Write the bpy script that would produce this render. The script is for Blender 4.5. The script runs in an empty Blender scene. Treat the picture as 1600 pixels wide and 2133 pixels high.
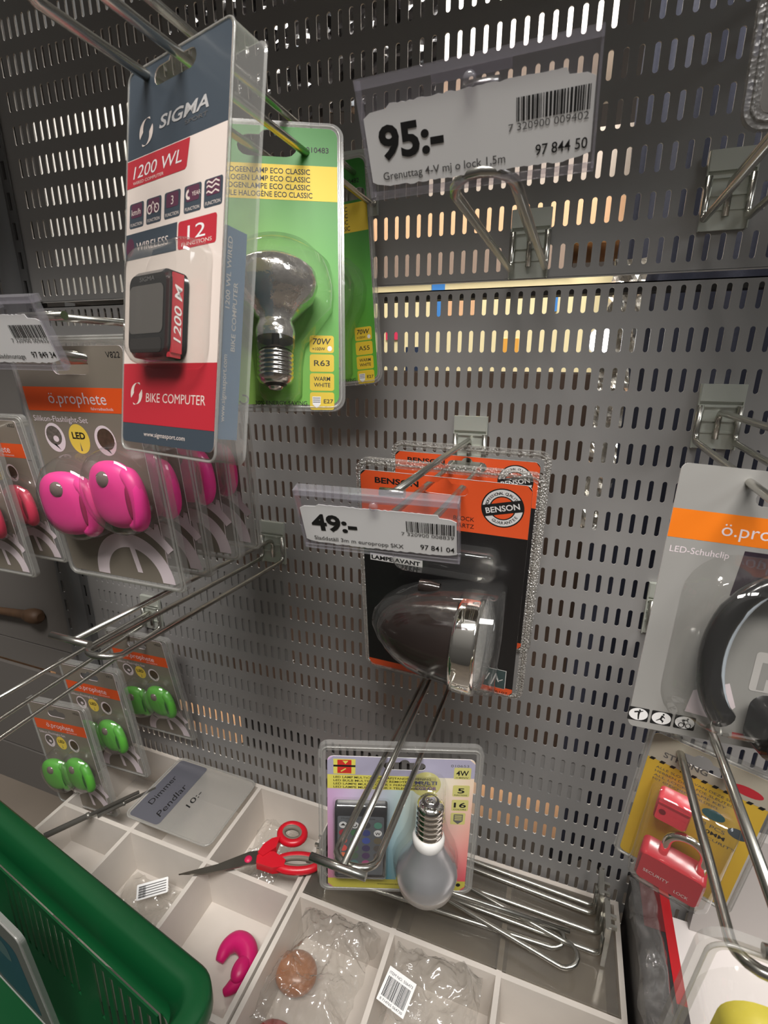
import bpy, math, random
from mathutils import Vector, Matrix, noise
from mathutils.geometry import tessellate_polygon

S = bpy.context.scene
COL = S.collection
MM = 0.001
PI = math.pi
D = math.radians

# ------------------------------------------------------------------ camera
cd = bpy.data.cameras.new('camera')
cam = bpy.data.objects.new('camera', cd)
COL.objects.link(cam)
cd.sensor_fit = 'VERTICAL'
cd.sensor_height = 24.0
cd.lens = 24.0 * 1042.28 / 2133.0
cd.clip_start = 0.01
cd.clip_end = 50
cx = Vector((0.938952078, 0.344045942, 0.001176898))
cdn = Vector((0.102951015, -0.277701206, -0.955135114))
cf = Vector((-0.328283542, 0.896947283, -0.296168003))
M = Matrix((cx, -cdn, -cf)).transposed().to_4x4()
M.translation = Vector((0.16867510, -0.46465459, -0.04333777))
cam.matrix_world = M
cd.dof.use_dof = True
cd.dof.focus_distance = 0.40
cd.dof.aperture_fstop = 14.0
S.camera = cam

# ------------------------------------------------------------------ world, lights, exposure
S.view_settings.view_transform = 'Standard'
S.view_settings.look = 'None'
S.view_settings.gamma = 1.0
S.view_settings.use_curve_mapping = False
S.view_settings.exposure = 0.22
S.cycles.transparent_max_bounces = 40
S.cycles.max_bounces = 12

w = bpy.data.worlds.new('shop_air')
S.world = w
w.use_nodes = True
bg = w.node_tree.nodes['Background']
bg.inputs[1].default_value = 0.095
# the lit hall around: bright ceiling above, dim floor below
_tc = w.node_tree.nodes.new('ShaderNodeTexCoord')
_sx = w.node_tree.nodes.new('ShaderNodeSeparateXYZ')
_mr = w.node_tree.nodes.new('ShaderNodeMapRange')
_mr.inputs[1].default_value = -1.0
_rp = w.node_tree.nodes.new('ShaderNodeValToRGB')
_rp.color_ramp.elements[0].position = 0.25
_rp.color_ramp.elements[0].color = (0.22, 0.20, 0.18, 1)
_rp.color_ramp.elements[1].position = 0.95
_rp.color_ramp.elements[1].color = (2.6, 2.5, 2.35, 1)
_e = _rp.color_ramp.elements.new(0.6)
_e.color = (0.75, 0.71, 0.66, 1)
w.node_tree.links.new(_tc.outputs['Generated'], _sx.inputs[0])
w.node_tree.links.new(_sx.outputs[2], _mr.inputs[0])
w.node_tree.links.new(_mr.outputs[0], _rp.inputs[0])
w.node_tree.links.new(_rp.outputs[0], bg.inputs[0])


def area(name, loc, target, size, size_y, power, color=(1, 1, 1)):
    l = bpy.data.lights.new(name, 'AREA')
    l.shape = 'RECTANGLE'
    l.size = size
    l.size_y = size_y
    l.energy = power
    l.color = color
    o = bpy.data.objects.new(name, l)
    COL.objects.link(o)
    o.location = loc
    o.rotation_euler = (Vector(target) - Vector(loc)).to_track_quat('-Z', 'Y').to_euler()
    return o


# the shop's ceiling fittings: one row in the aisle, a distant one down the aisle; plus two added fills behind the panel
area('ceiling_light_aisle', (0.35, -1.12, 1.45), (0.1, 0, -0.25), 1.3, 0.35, 48, (1.0, 0.965, 0.93))
area('ceiling_light_aisle_far', (1.7, -0.9, 1.1), (0.2, 0, -0.2), 0.5, 0.5, 6, (0.93, 0.97, 1.0))
area('carton_fill_light', (-0.15, 0.075, 0.80), (-0.1, 0.26, -0.05), 1.5, 0.05, 34, (1.0, 0.95, 0.86))  # unseen strip added close behind the panel to brighten the cartons
area('rail_fill_light', (-0.15, 0.024, -0.470), (-0.15, 0.075, -0.60), 0.75, 0.012, 0.9, (1.0, 0.92, 0.80))  # hidden fill added to brighten the low wooden rails

# ------------------------------------------------------------------ materials
def lin(c):
    c = c / 255.0
    return c / 12.92 if c <= 0.04045 else ((c + 0.055) / 1.055) ** 2.4


def rgb(r, g, b):
    return (lin(r), lin(g), lin(b), 1.0)


MATS = {}


def mat(name, color, rough=0.5, metal=0.0, coat=0.0, bump=0.0, bscale=200.0, noisemix=0.0, nscale=30.0, emit=0.0, spec=0.5, transl=0.0):
    if name in MATS:
        return MATS[name]
    m = bpy.data.materials.new(name)
    m.use_nodes = True
    nt = m.node_tree
    p = nt.nodes['Principled BSDF']
    p.inputs['Base Color'].default_value = color
    p.inputs['Roughness'].default_value = rough
    p.inputs['Metallic'].default_value = metal
    p.inputs['Specular IOR Level'].default_value = spec
    p.inputs['Coat Weight'].default_value = coat
    p.inputs['Coat Roughness'].default_value = 0.12
    if transl:
        p.inputs['Subsurface Weight'].default_value = transl
        p.inputs['Subsurface Radius'].default_value = (0.004, 0.003, 0.003)
        p.inputs['Subsurface Scale'].default_value = 1.0
    if emit:
        p.inputs['Emission Color'].default_value = color
        p.inputs['Emission Strength'].default_value = emit
    tc = nt.nodes.new('ShaderNodeTexCoord')
    if noisemix:
        n = nt.nodes.new('ShaderNodeTexNoise')
        n.inputs['Scale'].default_value = nscale
        n.inputs['Detail'].default_value = 5
        nt.links.new(tc.outputs['Object'], n.inputs['Vector'])
        mx = nt.nodes.new('ShaderNodeMix')
        mx.data_type = 'RGBA'
        mx.blend_type = 'MULTIPLY'
        mx.inputs[6].default_value = color
        rp = nt.nodes.new('ShaderNodeValToRGB')
        rp.color_ramp.elements[0].position = 0.3
        rp.color_ramp.elements[0].color = (1 - noisemix,) * 3 + (1,)
        rp.color_ramp.elements[1].position = 0.7
        rp.color_ramp.elements[1].color = (1, 1, 1, 1)
        nt.links.new(n.outputs['Fac'], rp.inputs[0])
        nt.links.new(rp.outputs[0], mx.inputs[7])
        mx.inputs[0].default_value = 1.0
        nt.links.new(mx.outputs[2], p.inputs['Base Color'])
    if bump:
        n2 = nt.nodes.new('ShaderNodeTexNoise')
        n2.inputs['Scale'].default_value = bscale
        n2.inputs['Detail'].default_value = 3
        nt.links.new(tc.outputs['Object'], n2.inputs['Vector'])
        b = nt.nodes.new('ShaderNodeBump')
        b.inputs['Strength'].default_value = bump
        b.inputs['Distance'].default_value = 0.001
        nt.links.new(n2.outputs['Fac'], b.inputs['Height'])
        nt.links.new(b.outputs['Normal'], p.inputs['Normal'])
    MATS[name] = m
    return m


def clear(name, tint=(0.96, 0.96, 0.95), rough=0.08, haze=0.05, hazecol=(0.8, 0.8, 0.78), refl=0.5, base=0.035, bump=0.0, bscale=60.0, knurl=False):
    """thin clear plastic film: mostly see-through, mirror sheen growing at grazing angles, a little milky haze"""
    if name in MATS:
        return MATS[name]
    m = bpy.data.materials.new(name)
    m.use_nodes = True
    nt = m.node_tree
    nt.nodes.clear()
    out = nt.nodes.new('ShaderNodeOutputMaterial')
    tr = nt.nodes.new('ShaderNodeBsdfTransparent')
    tr.inputs[0].default_value = tint + (1,)
    df = nt.nodes.new('ShaderNodeBsdfDiffuse')
    df.inputs[0].default_value = hazecol + (1,)
    gl = nt.nodes.new('ShaderNodeBsdfGlossy')
    gl.inputs['Roughness'].default_value = rough
    m1 = nt.nodes.new('ShaderNodeMixShader')
    m1.inputs[0].default_value = haze
    m2 = nt.nodes.new('ShaderNodeMixShader')
    lw = nt.nodes.new('ShaderNodeLayerWeight')
    lw.inputs[0].default_value = 0.5
    pw = nt.nodes.new('ShaderNodeMath')
    pw.operation = 'POWER'
    pw.inputs[1].default_value = 3.5
    ml = nt.nodes.new('ShaderNodeMath')
    ml.operation = 'MULTIPLY_ADD'
    ml.inputs[1].default_value = refl
    ml.inputs[2].default_value = base
    nt.links.new(lw.outputs['Facing'], pw.inputs[0])
    nt.links.new(pw.outputs[0], ml.inputs[0])
    nt.links.new(tr.outputs[0], m1.inputs[1])
    nt.links.new(df.outputs[0], m1.inputs[2])
    nt.links.new(m1.outputs[0], m2.inputs[1])
    nt.links.new(gl.outputs[0], m2.inputs[2])
    nt.links.new(ml.outputs[0], m2.inputs[0])
    nt.links.new(m2.outputs[0], out.inputs['Surface'])
    if bump:
        tc = nt.nodes.new('ShaderNodeTexCoord')
        if knurl:
            n2 = nt.nodes.new('ShaderNodeTexVoronoi')
            n2.inputs['Scale'].default_value = bscale
            src = n2.outputs['Distance']
        else:
            n2 = nt.nodes.new('ShaderNodeTexNoise')
            n2.inputs['Scale'].default_value = bscale
            n2.inputs['Detail'].default_value = 3
            n2.inputs['Distortion'].default_value = 0.6
            src = n2.outputs['Fac']
        nt.links.new(tc.outputs['Object'], n2.inputs['Vector'])
        b = nt.nodes.new('ShaderNodeBump')
        b.inputs['Strength'].default_value = bump
        b.inputs['Distance'].default_value = 0.002
        nt.links.new(src, b.inputs['Height'])
        for nd in (gl, df, lw):
            nt.links.new(b.outputs['Normal'], nd.inputs['Normal'])
    MATS[name] = m
    return m


def gradient_print(name, stops_low, stops_high, x0, x1, z0, z1, rough=0.5, coat=0.0):
    """a printed colour wash on a card: two colour ramps across the card, blended up its height"""
    if name in MATS:
        return MATS[name]
    m = bpy.data.materials.new(name)
    m.use_nodes = True
    nt = m.node_tree
    p = nt.nodes['Principled BSDF']
    p.inputs['Roughness'].default_value = rough
    p.inputs['Coat Weight'].default_value = coat
    tc = nt.nodes.new('ShaderNodeTexCoord')
    sx = nt.nodes.new('ShaderNodeSeparateXYZ')
    nt.links.new(tc.outputs['Object'], sx.inputs[0])

    def rng(o, a, b):
        r = nt.nodes.new('ShaderNodeMapRange')
        r.inputs[1].default_value = a * MM
        r.inputs[2].default_value = b * MM
        nt.links.new(o, r.inputs[0])
        return r.outputs[0]

    fx = rng(sx.outputs[0], x0, x1)
    fz = rng(sx.outputs[2], z0, z1)

    def ramp(stops):
        r = nt.nodes.new('ShaderNodeValToRGB')
        el = r.color_ramp.elements
        while len(el) < len(stops):
            el.new(0.5)
        for e, (pos, c) in zip(el, stops):
            e.position = pos
            e.color = rgb(*c)
        nt.links.new(fx, r.inputs[0])
        return r.outputs[0]

    a, b = ramp(stops_low), ramp(stops_high)
    mx = nt.nodes.new('ShaderNodeMix')
    mx.data_type = 'RGBA'
    nt.links.new(fz, mx.inputs[0])
    nt.links.new(a, mx.inputs[6])
    nt.links.new(b, mx.inputs[7])
    nt.links.new(mx.outputs[2], p.inputs['Base Color'])
    MATS[name] = m
    return m


panel_m = mat('powder_coat_grey', rgb(146, 144, 142), 0.42, bump=0.06, bscale=900, noisemix=0.06, nscale=14)
plain_m = mat('powder_coat_plain', rgb(104, 100, 96), 0.5, bump=0.05, bscale=900)
post_m = mat('post_grey', rgb(92, 92, 92), 0.38)
dark_m = mat('dark_steel', rgb(28, 26, 26), 0.6)
wire_m = mat('zinc_wire', rgb(188, 186, 178), 0.25, 0.97)
plate_m = mat('zinc_plate', rgb(206, 210, 200), 0.34, 0.5, bump=0.1, bscale=300)
chrome_m = mat('chrome', rgb(250, 247, 240), 0.07, 1.0)
paper_m = mat('label_paper', rgb(236, 235, 234), 0.7)
ink_m = mat('black_ink', rgb(22, 21, 21), 0.6)
greyink_m = mat('grey_ink', rgb(95, 93, 92), 0.6)
white_m = mat('white_print', rgb(232, 230, 228), 0.4, coat=0.3)
tray_m = mat('white_tray_plastic', rgb(208, 200, 191), 0.42, bump=0.03, bscale=120, noisemix=0.06, nscale=25)
clear_m = clear('clear_film')
dome_m = clear('clear_dome', rough=0.05, haze=0.025, refl=0.75, base=0.05)
edge_m = clear('clear_rim', tint=(0.86, 0.86, 0.84), rough=0.18, haze=0.24, hazecol=(0.68, 0.67, 0.64), refl=0.55, base=0.07)
knurl_m = clear('clear_knurled_rim', tint=(0.82, 0.81, 0.78), rough=0.2, haze=0.30, hazecol=(0.70, 0.67, 0.62), refl=0.5, base=0.1, bump=0.9, bscale=650, knurl=True)
holder_m = clear('clear_tag_holder', tint=(0.90, 0.89, 0.92), rough=0.12, haze=0.14, hazecol=(0.72, 0.70, 0.74), refl=0.4, base=0.05)
bag_m = clear('crumpled_bag_film', tint=(0.92, 0.91, 0.89), rough=0.12, haze=0.12, hazecol=(0.62, 0.60, 0.57), refl=0.9, base=0.12, bump=0.5, bscale=90)
smoke_m = clear('smoked_sheet', tint=(0.70, 0.68, 0.64), rough=0.1, haze=0.10, hazecol=(0.42, 0.40, 0.37), refl=0.5, base=0.05)
milky_m = clear('milky_lid', tint=(0.86, 0.85, 0.83), rough=0.15, haze=0.22, hazecol=(0.75, 0.74, 0.71), refl=0.5, base=0.05)


# ------------------------------------------------------------------ mesh helper (millimetres, x across, z up, -y towards the aisle)
_TXT = {}


def text_geo(s, bold, shear):
    k = (s, bold, shear)
    if k not in _TXT:
        c = bpy.data.curves.new('t', 'FONT')
        c.body = s
        c.size = 1.0
        c.offset = bold
        c.shear = shear
        c.resolution_u = 3
        o = bpy.data.objects.new('t', c)
        COL.objects.link(o)
        dg = bpy.context.evaluated_depsgraph_get()
        me = bpy.data.meshes.new_from_object(o.evaluated_get(dg))
        vs = [(v.co.x, v.co.y) for v in me.vertices]
        fs = [tuple(f.vertices) for f in me.polygons]
        bpy.data.objects.remove(o)
        bpy.data.meshes.remove(me)
        bpy.data.curves.remove(c)
        x0 = min((v[0] for v in vs), default=0)
        x1 = max((v[0] for v in vs), default=1)
        _TXT[k] = (vs, fs, x0, x1)
    return _TXT[k]


def smooth_path(P, per=6):
    P = [Vector(p) for p in P]
    out = []
    for i in range(len(P) - 1):
        a, b, c, d = P[max(i - 1, 0)], P[i], P[i + 1], P[min(i + 2, len(P) - 1)]
        for k in range(per):
            t = k / per
            out.append(tuple(0.5 * ((2 * b) + (c - a) * t + (2 * a - 5 * b + 4 * c - d) * t * t + (3 * b - a - 3 * c + d) * t ** 3)))
    out.append(tuple(P[-1]))
    return out


class MB:
    def __init__(s):
        s.v, s.f, s.mi, s.sm, s.mats = [], [], [], [], []

    def m(s, mt):
        if mt not in s.mats:
            s.mats.append(mt)
        return s.mats.index(mt)

    def face(s, idx, mt, smooth=False):
        s.f.append(tuple(idx))
        s.mi.append(s.m(mt))
        s.sm.append(smooth)

    def add(s, pts):
        b = len(s.v)
        s.v.extend(pts)
        return b

    def poly(s, outer, mt, y=0.0, holes=(), flip=False):
        loops = [outer] + list(holes)
        if not holes and len(outer) <= 4:
            b = s.add([(x, y, z) for x, z in outer])
            idx = list(range(b, b + len(outer)))
            s.face(idx[::-1] if flip else idx, mt)
            return
        tris = tessellate_polygon([[Vector((x, z, 0)) for x, z in l] for l in loops])
        b = s.add([(x, y, z) for l in loops for x, z in l])
        flat = [p for l in loops for p in l]
        for t in tris:
            (x0, z0), (x1, z1), (x2, z2) = flat[t[0]], flat[t[1]], flat[t[2]]
            a = (x1 - x0) * (z2 - z0) - (x2 - x0) * (z1 - z0)
            if abs(a) < 1e-9:
                continue
            tt = t if (a > 0) != flip else t[::-1]
            s.face([b + i for i in tt], mt)

    def prism(s, outer, mt, y0, y1, holes=(), side=None):
        """slab between y0 (front) and y1 (back)"""
        side = side or mt
        s.poly(outer, mt, y0, holes)
        s.poly(outer, side, y1, holes, flip=True)
        for l in [outer] + list(holes):
            n = len(l)
            b = s.add([(x, y0, z) for x, z in l] + [(x, y1, z) for x, z in l])
            for i in range(n):
                j = (i + 1) % n
                s.face((b + i, b + n + i, b + n + j, b + j), side)

    def box(s, x0, x1, y0, y1, z0, z1, mt, top=None, bot=None):
        b = s.add([(x, y, z) for z in (z0, z1) for y in (y0, y1) for x in (x0, x1)])
        for k, q in enumerate(((0, 2, 3, 1), (4, 5, 7, 6), (0, 1, 5, 4), (2, 6, 7, 3), (0, 4, 6, 2), (1, 3, 7, 5))):
            s.face([b + i for i in q], top if (k == 1 and top) else mt)

    def rbox(s, x0, x1, y0, y1, z0, z1, r, mt, n=3):
        """box with rounded vertical-plane corners (rounded in xz) and softened front edge"""
        o = rrect((x0 + x1) / 2, (z0 + z1) / 2, x1 - x0, z1 - z0, r, n)
        i = rrect((x0 + x1) / 2, (z0 + z1) / 2, x1 - x0 - r * 0.7, z1 - z0 - r * 0.7, r * 0.7, n)
        k = len(o)
        b = s.add([(x, y1, z) for x, z in o] + [(x, y0 + r * 0.35, z) for x, z in o] + [(x, y0, z) for x, z in i])
        for ring in (0, 1):
            for a in range(k):
                c = (a + 1) % k
                s.face((b + ring * k + a, b + ring * k + c, b + (ring + 1) * k + c, b + (ring + 1) * k + a)[::-1], mt, True)
        s.face([b + 2 * k + a for a in range(k)], mt)
        s.face([b + a for a in range(k)][::-1], mt)

    def tube(s, path, r, mt, n=10, closed=False, caps=True, rs=None):
        P = [Vector(p) for p in path]
        L = len(P)
        rings = []
        up = None
        for i in range(L):
            if closed:
                t = (P[(i + 1) % L] - P[i - 1]).normalized()
            else:
                t = (P[min(i + 1, L - 1)] - P[max(i - 1, 0)]).normalized()
            if up is None:
                up = Vector((0, 0, 1)) if abs(t.z) < 0.9 else Vector((1, 0, 0))
            a = (up - t * up.dot(t)).normalized()
            up = a
            c = t.cross(a)
            rr = rs[i] if rs else r
            rings.append(s.add([tuple(P[i] + (a * math.cos(2 * PI * k / n) + c * math.sin(2 * PI * k / n)) * rr) for k in range(n)]))
        for i in range(L if closed else L - 1):
            A, B = rings[i], rings[(i + 1) % L]
            for k in range(n):
                j = (k + 1) % n
                s.face((A + k, A + j, B + j, B + k), mt, True)
        if caps and not closed:
            s.face([rings[0] + k for k in range(n)][::-1], mt)
            s.face([rings[-1] + k for k in range(n)], mt)

    def lathe(s, prof, mt, c=(0, 0, 0), axis='z', n=28, a0=0.0, a1=2 * PI, sy=1.0, mats=None):
        """prof: list of (radius, height along the axis); angle 0 points to +x (axis z)"""
        full = abs(a1 - a0 - 2 * PI) < 1e-6
        cols = n if full else n + 1
        rings = []
        for r, h in prof:
            pts = []
            for k in range(cols):
                a = a0 + (a1 - a0) * k / n
                u, v = r * math.cos(a), r * math.sin(a) * sy
                if axis == 'z':
                    p = (c[0] + u, c[1] + v, c[2] + h)
                elif axis == 'x':
                    p = (c[0] + h, c[1] + u, c[2] + v)
                else:
                    p = (c[0] + u, c[1] + h, c[2] + v)
                pts.append(p)
            rings.append(s.add(pts))
        flip = axis == 'y'
        for i in range(len(prof) - 1):
            A, B = rings[i], rings[i + 1]
            for k in range(n):
                j = (k + 1) % cols
                q = (A + k, A + j, B + j, B + k)
                s.face(q[::-1] if flip else q, mats[i] if mats else mt, True)

    def ellipsoid(s, c, r, mt, n=24, k=14, e=1.0):
        prof = []
        for i in range(k + 1):
            t = -PI / 2 + PI * i / k
            cc = math.cos(t)
            prof.append((max(abs(cc) ** e, 1e-4) * r[0], math.copysign(abs(math.sin(t)) ** e, math.sin(t)) * r[2]))
        s.lathe(prof, mt, c, 'z', n, sy=r[1] / r[0])

    def dome(s, outline, depth, mt, y=0.0, prof=((1, 0), (0.985, 0.4), (0.95, 0.75), (0.88, 0.93), (0.76, 1.0)), cap=True):
        n = len(outline)
        ax = sum(p[0] for p in outline) / n
        az = sum(p[1] for p in outline) / n
        rings = [s.add([(ax + (x - ax) * k, y - d * depth, az + (z - az) * k) for x, z in outline]) for k, d in prof]
        for A, B in zip(rings, rings[1:]):
            for i in range(n):
                j = (i + 1) % n
                s.face((A + i, A + j, B + j, B + i), mt, True)
        if cap:
            k, d = prof[-1]
            s.poly([(ax + (x - ax) * k, az + (z - az) * k) for x, z in outline], mt, y - d * depth)

    def text(s, body, x, z, size, mt, y=-0.1, align='l', bold=0.0, shear=0.0, rot=0.0, xs=1.0, width=None):
        vs, fs, x0, x1 = text_geo(body, bold, shear)
        if not vs:
            return
        if width:
            xs = width / ((x1 - x0) * size)
        wd = (x1 - x0) * size * xs
        off = {'l': 0, 'c': -wd / 2, 'r': -wd}[align]
        ca, sa = math.cos(D(rot)), math.sin(D(rot))
        pts = []
        for vx, vy in vs:
            u, v = off + (vx - x0) * size * xs, vy * size
            pts.append((x + u * ca - v * sa, y, z + u * sa + v * ca))
        b = s.add(pts)
        for f in fs:
            s.face([b + i for i in f], mt)

    def barcode(s, x, z, w, h, mt, y=-0.1, seed=1, rot=0.0):
        rnd = random.Random(seed)
        t = 0
        unit = w / 95.0
        while t < 95:
            bw = rnd.choice((1, 1, 2, 3))
            s.poly([(x + t * unit, z), (x + (t + bw) * unit, z), (x + (t + bw) * unit, z + h), (x + t * unit, z + h)], mt, y)
            t += bw + rnd.choice((1, 1, 2, 2))

    def build(s, name, parent=None, loc=None):
        me = bpy.data.meshes.new(name)
        me.from_pydata([(x * MM, y * MM, z * MM) for x, y, z in s.v], [], s.f)
        for mt in s.mats:
            me.materials.append(mt)
        me.polygons.foreach_set('material_index', s.mi)
        me.polygons.foreach_set('use_smooth', s.sm)
        me.update()
        o = bpy.data.objects.new(name, me)
        COL.objects.link(o)
        if parent:
            o.parent = parent
        if loc:
            o.location = [c * MM for c in loc]
        return o


def rrect(cx_, cz_, w_, h_, r, n=5):
    p = []
    for sx, sz, a in ((1, 1, 0), (-1, 1, 90), (-1, -1, 180), (1, -1, 270)):
        ox, oz = cx_ + sx * (w_ / 2 - r), cz_ + sz * (h_ / 2 - r)
        for i in range(n + 1):
            t = D(a + 90 * i / n)
            p.append((ox + r * math.cos(t), oz + r * math.sin(t)))
    return p


def rect(x0, z0, x1, z1):
    return [(x0, z0), (x1, z0), (x1, z1), (x0, z1)]


def oval(cx_, cz_, a, b, n=28, rot=0.0):
    c, s_ = math.cos(D(rot)), math.sin(D(rot))
    return [(cx_ + a * math.cos(2 * PI * i / n) * c - b * math.sin(2 * PI * i / n) * s_, cz_ + a * math.cos(2 * PI * i / n) * s_ + b * math.sin(2 * PI * i / n) * c) for i in range(n)]


def arc_band(cx_, cz_, ro, ri, a0, a1, n=20, sz=1.0):
    o = [(cx_ + ro * math.cos(D(a0 + (a1 - a0) * i / n)), cz_ + ro * sz * math.sin(D(a0 + (a1 - a0) * i / n))) for i in range(n + 1)]
    q = [(cx_ + ri * math.cos(D(a1 + (a0 - a1) * i / n)), cz_ + ri * sz * math.sin(D(a1 + (a0 - a1) * i / n))) for i in range(n + 1)]
    return o + q


def euro_hole(cx_, cz_, w_=32.0, h_=8.0):
    """euro slot outline with the round bump above the middle"""
    r = h_ / 2
    p = []
    for i in range(7):
        a = D(-90 + 180 * i / 6)
        p.append((cx_ + w_ / 2 - r + r * math.cos(a), cz_ + r * math.sin(a)))
    for i in range(7):
        a = D(20 + 140 * i / 6)
        p.append((cx_ + 5.2 * math.cos(a), cz_ + r - 1.6 + 5.2 * math.sin(a)))
    for i in range(7):
        a = D(90 + 180 * i / 6)
        p.append((cx_ - w_ / 2 + r + r * math.cos(a), cz_ + r * math.sin(a)))
    return p


def posed(o, pose, scale=1.0):
    x, y, z, a, b, c = pose
    R = Matrix.Rotation(D(a), 4, 'Z') @ Matrix.Rotation(D(b), 4, 'X') @ Matrix.Rotation(D(c), 4, 'Y')
    if scale != 1.0:
        R = R @ Matrix.Scale(scale, 4)
    R.translation = Vector((x, y, z)) * MM
    o.matrix_world = R
    return o


def tag(o, label, cat, group=None, kind=None):
    o['label'] = label
    if cat:
        o['category'] = cat
    if group:
        o['group'] = group
    if kind:
        o['kind'] = kind
    return o


def thing(name, label, cat, pose=(0, 0, 0, 0, 0, 0), group=None):
    o = bpy.data.objects.new(name, None)
    o.empty_display_size = 0.01
    COL.objects.link(o)
    posed(o, pose)
    return tag(o, label, cat, group)


def dup(root, pose, label, group=None):
    r = root.copy()
    COL.objects.link(r)
    posed(r, pose)
    r['label'] = label
    if group:
        r['group'] = group
    for ch in list(root.children):
        c = ch.copy()
        COL.objects.link(c)
        c.parent = r
        for g in list(ch.children):
            q = g.copy()
            COL.objects.link(q)
            q.parent = c
    return r


# ================================================================== the fixture: perforated panels, post, plain bay
PX, PZ = 10.0, 30.49


def perforated(name, rows, zc, z_lo, z_hi, label, c0=-43, c1=37):
    mb = MB()
    t = 1.3
    hw, hh = 1.85, 9.2
    slot = []
    for i in range(7):
        a = D(180 * i / 6)
        slot.append((hw * math.cos(a), hh - hw + hw * math.sin(a)))
    for i in range(7):
        a = D(180 + 180 * i / 6)
        slot.append((hw * math.cos(a), -hh + hw + hw * math.sin(a)))
    ns = len(slot)
    mi = mb.m(panel_m)
    cache = {}
    V, Fc = mb.v, mb.f
    xl = c0 * PX - PX / 2
    for r in rows:
        z = zc - r * PZ
        lo = max(-PZ / 2, z_lo - z)
        hi = min(PZ / 2, z_hi - z)
        key = (round(lo, 3), round(hi, 3))
        if key not in cache:
            outer = [(-PX / 2, lo), (PX / 2, lo), (PX / 2, hi), (-PX / 2, hi)]
            tr = tessellate_polygon([[Vector((a, b, 0)) for a, b in outer], [Vector((a, b, 0)) for a, b in slot]])
            flat = outer + slot
            good = []
            for q in tr:
                (x0, z0), (x1, z1), (x2, z2) = flat[q[0]], flat[q[1]], flat[q[2]]
                ar = (x1 - x0) * (z2 - z0) - (x2 - x0) * (z1 - z0)
                if abs(ar) > 1e-9:
                    good.append(tuple(q) if ar > 0 else tuple(q[::-1]))
            cache[key] = (flat, good)
        flat, good = cache[key]
        n = len(flat)
        for c in range(c0, c1 + 1):
            x = c * PX
            b = len(V)
            V.extend([(x + a, 0.0, z + d) for a, d in flat])
            V.extend([(x + a, t, z + d) for a, d in flat])
            for q in good:
                Fc.append((b + q[0], b + q[1], b + q[2]))
                Fc.append((b + n + q[2], b + n + q[1], b + n + q[0]))
            for i in range(ns):
                j = (i + 1) % ns
                Fc.append((b + 4 + j, b + 4 + i, b + n + 4 + i, b + n + 4 + j))
    mb.mi.extend([mi] * (len(Fc) - len(mb.mi)))
    mb.sm.extend([False] * (len(Fc) - len(mb.sm)))
    xr = c1 * PX + PX / 2
    # plain margin at the post, folded flanges at the horizontal edges
    mb.box(-455.5, xl, 0.0, t, z_lo, z_hi, panel_m)
    zt, zb = z_hi, z_lo
    mb.box(-455.5, xr, 0.0, 4, zb - 0.0, zb + 0.9, panel_m)
    mb.box(-455.5, xr, 0.0, 16, zt - 0.9, zt, panel_m)
    o = mb.build(name)
    return tag(o, label, 'perforated panel')


perforated('perforated_panel', range(-11, 0), 3.28, 17.9, 371.0, 'grey slotted steel back panel above the bright horizontal gap')
perforated('perforated_panel', range(0, 22), 0.0, -653.0, 12.7, 'large grey slotted steel back panel below the bright horizontal gap')

# slotted upright post at the end of the panels
mb = MB()


def slotted_strip(mb, x0, x1, xs, y, z0, z1, zc, mt):
    k = math.floor((z0 - zc) / PZ)
    z = zc + k * PZ
    while z < z1:
        lo, hi = max(z - PZ / 2, z0), min(z + PZ / 2, z1)
        if hi - lo > 22:
            mb.prism(rect(x0, lo, x1, hi), mt, y, y + 2, [rect(xs - 2.4, z - 9, xs + 2.4, z + 9)])
        z += PZ


slotted_strip(mb, -461, -448.5, -454.5, -2.5, -640, 350, 3, post_m)
slotted_strip(mb, -506, -489, -498.5, -2.5, -640, 350, 3, post_m)
prof = [(-489, -2.5), (-486, -9), (-480, -13), (-470, -13), (-464, -9), (-461, -2.5)]
b = mb.add([(x, y, z) for z in (-640, 350) for x, y in prof])
for i in range(5):
    mb.face((b + i, b + i + 1, b + 7 + i, b + 6 + i), post_m, True)
mb.box(-506, -449, 16, 40, -640, 350, dark_m)
o = mb.build('upright_post')
tag(o, 'grey slotted steel upright post beside the perforated panels', 'post')

# plain bay next to the post: four smooth back boards with narrow gaps between them
def board(z0, z1, label, name='back_board'):
    m_ = MB()
    m_.prism(rrect(-757, (z0 + z1) / 2, 500, z1 - z0, 2, 2), plain_m, 0, 6)
    m_.box(-1007, -507, 6, 8, z0, z0 + 2, plain_m)
    return tag(m_.build(name), label, 'panel')


board(-22, 330, 'smooth grey back board high up beyond the post')
board(-178, -24, 'smooth grey back board beyond the post, behind the dark light packs')
board(-479, -180, 'smooth grey back board beyond the post, with the brown peg on it')
board(-524, -481.5, 'narrow grey back board just under the one with the brown peg')
board(-709, -534, 'grey back board beyond the post, between the glowing gap and a dark gap')
board(-802, -714, 'lowest grey back board beyond the post, next to the basket')
brown_m = mat('brown_wood', rgb(84, 60, 40), 0.6, noisemix=0.3, nscale=90)
mb = MB()
mb.tube([(-720, -9, -431), (-640, -9, -426), (-586, -9, -422), (-578, -9, -421.5), (-566, -9, -421), (-556, -9, -420.5), (-550, -9, -420)], 6, brown_m, 14, rs=[6, 6, 7, 10, 12, 11, 6])
tag(mb.build('wooden_peg'), 'brown round-ended wooden peg lying against the grey back board', 'peg')

# steel shelf deck that carries the trays
mb = MB()
mb.box(-446, 620, -262, -4, -676, -673, plain_m)
mb.box(-446, 620, -264, -262, -700, -673, plain_m)
tag(mb.build('shelf_deck'), 'grey steel shelf deck under the white trays', 'shelf')
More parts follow.
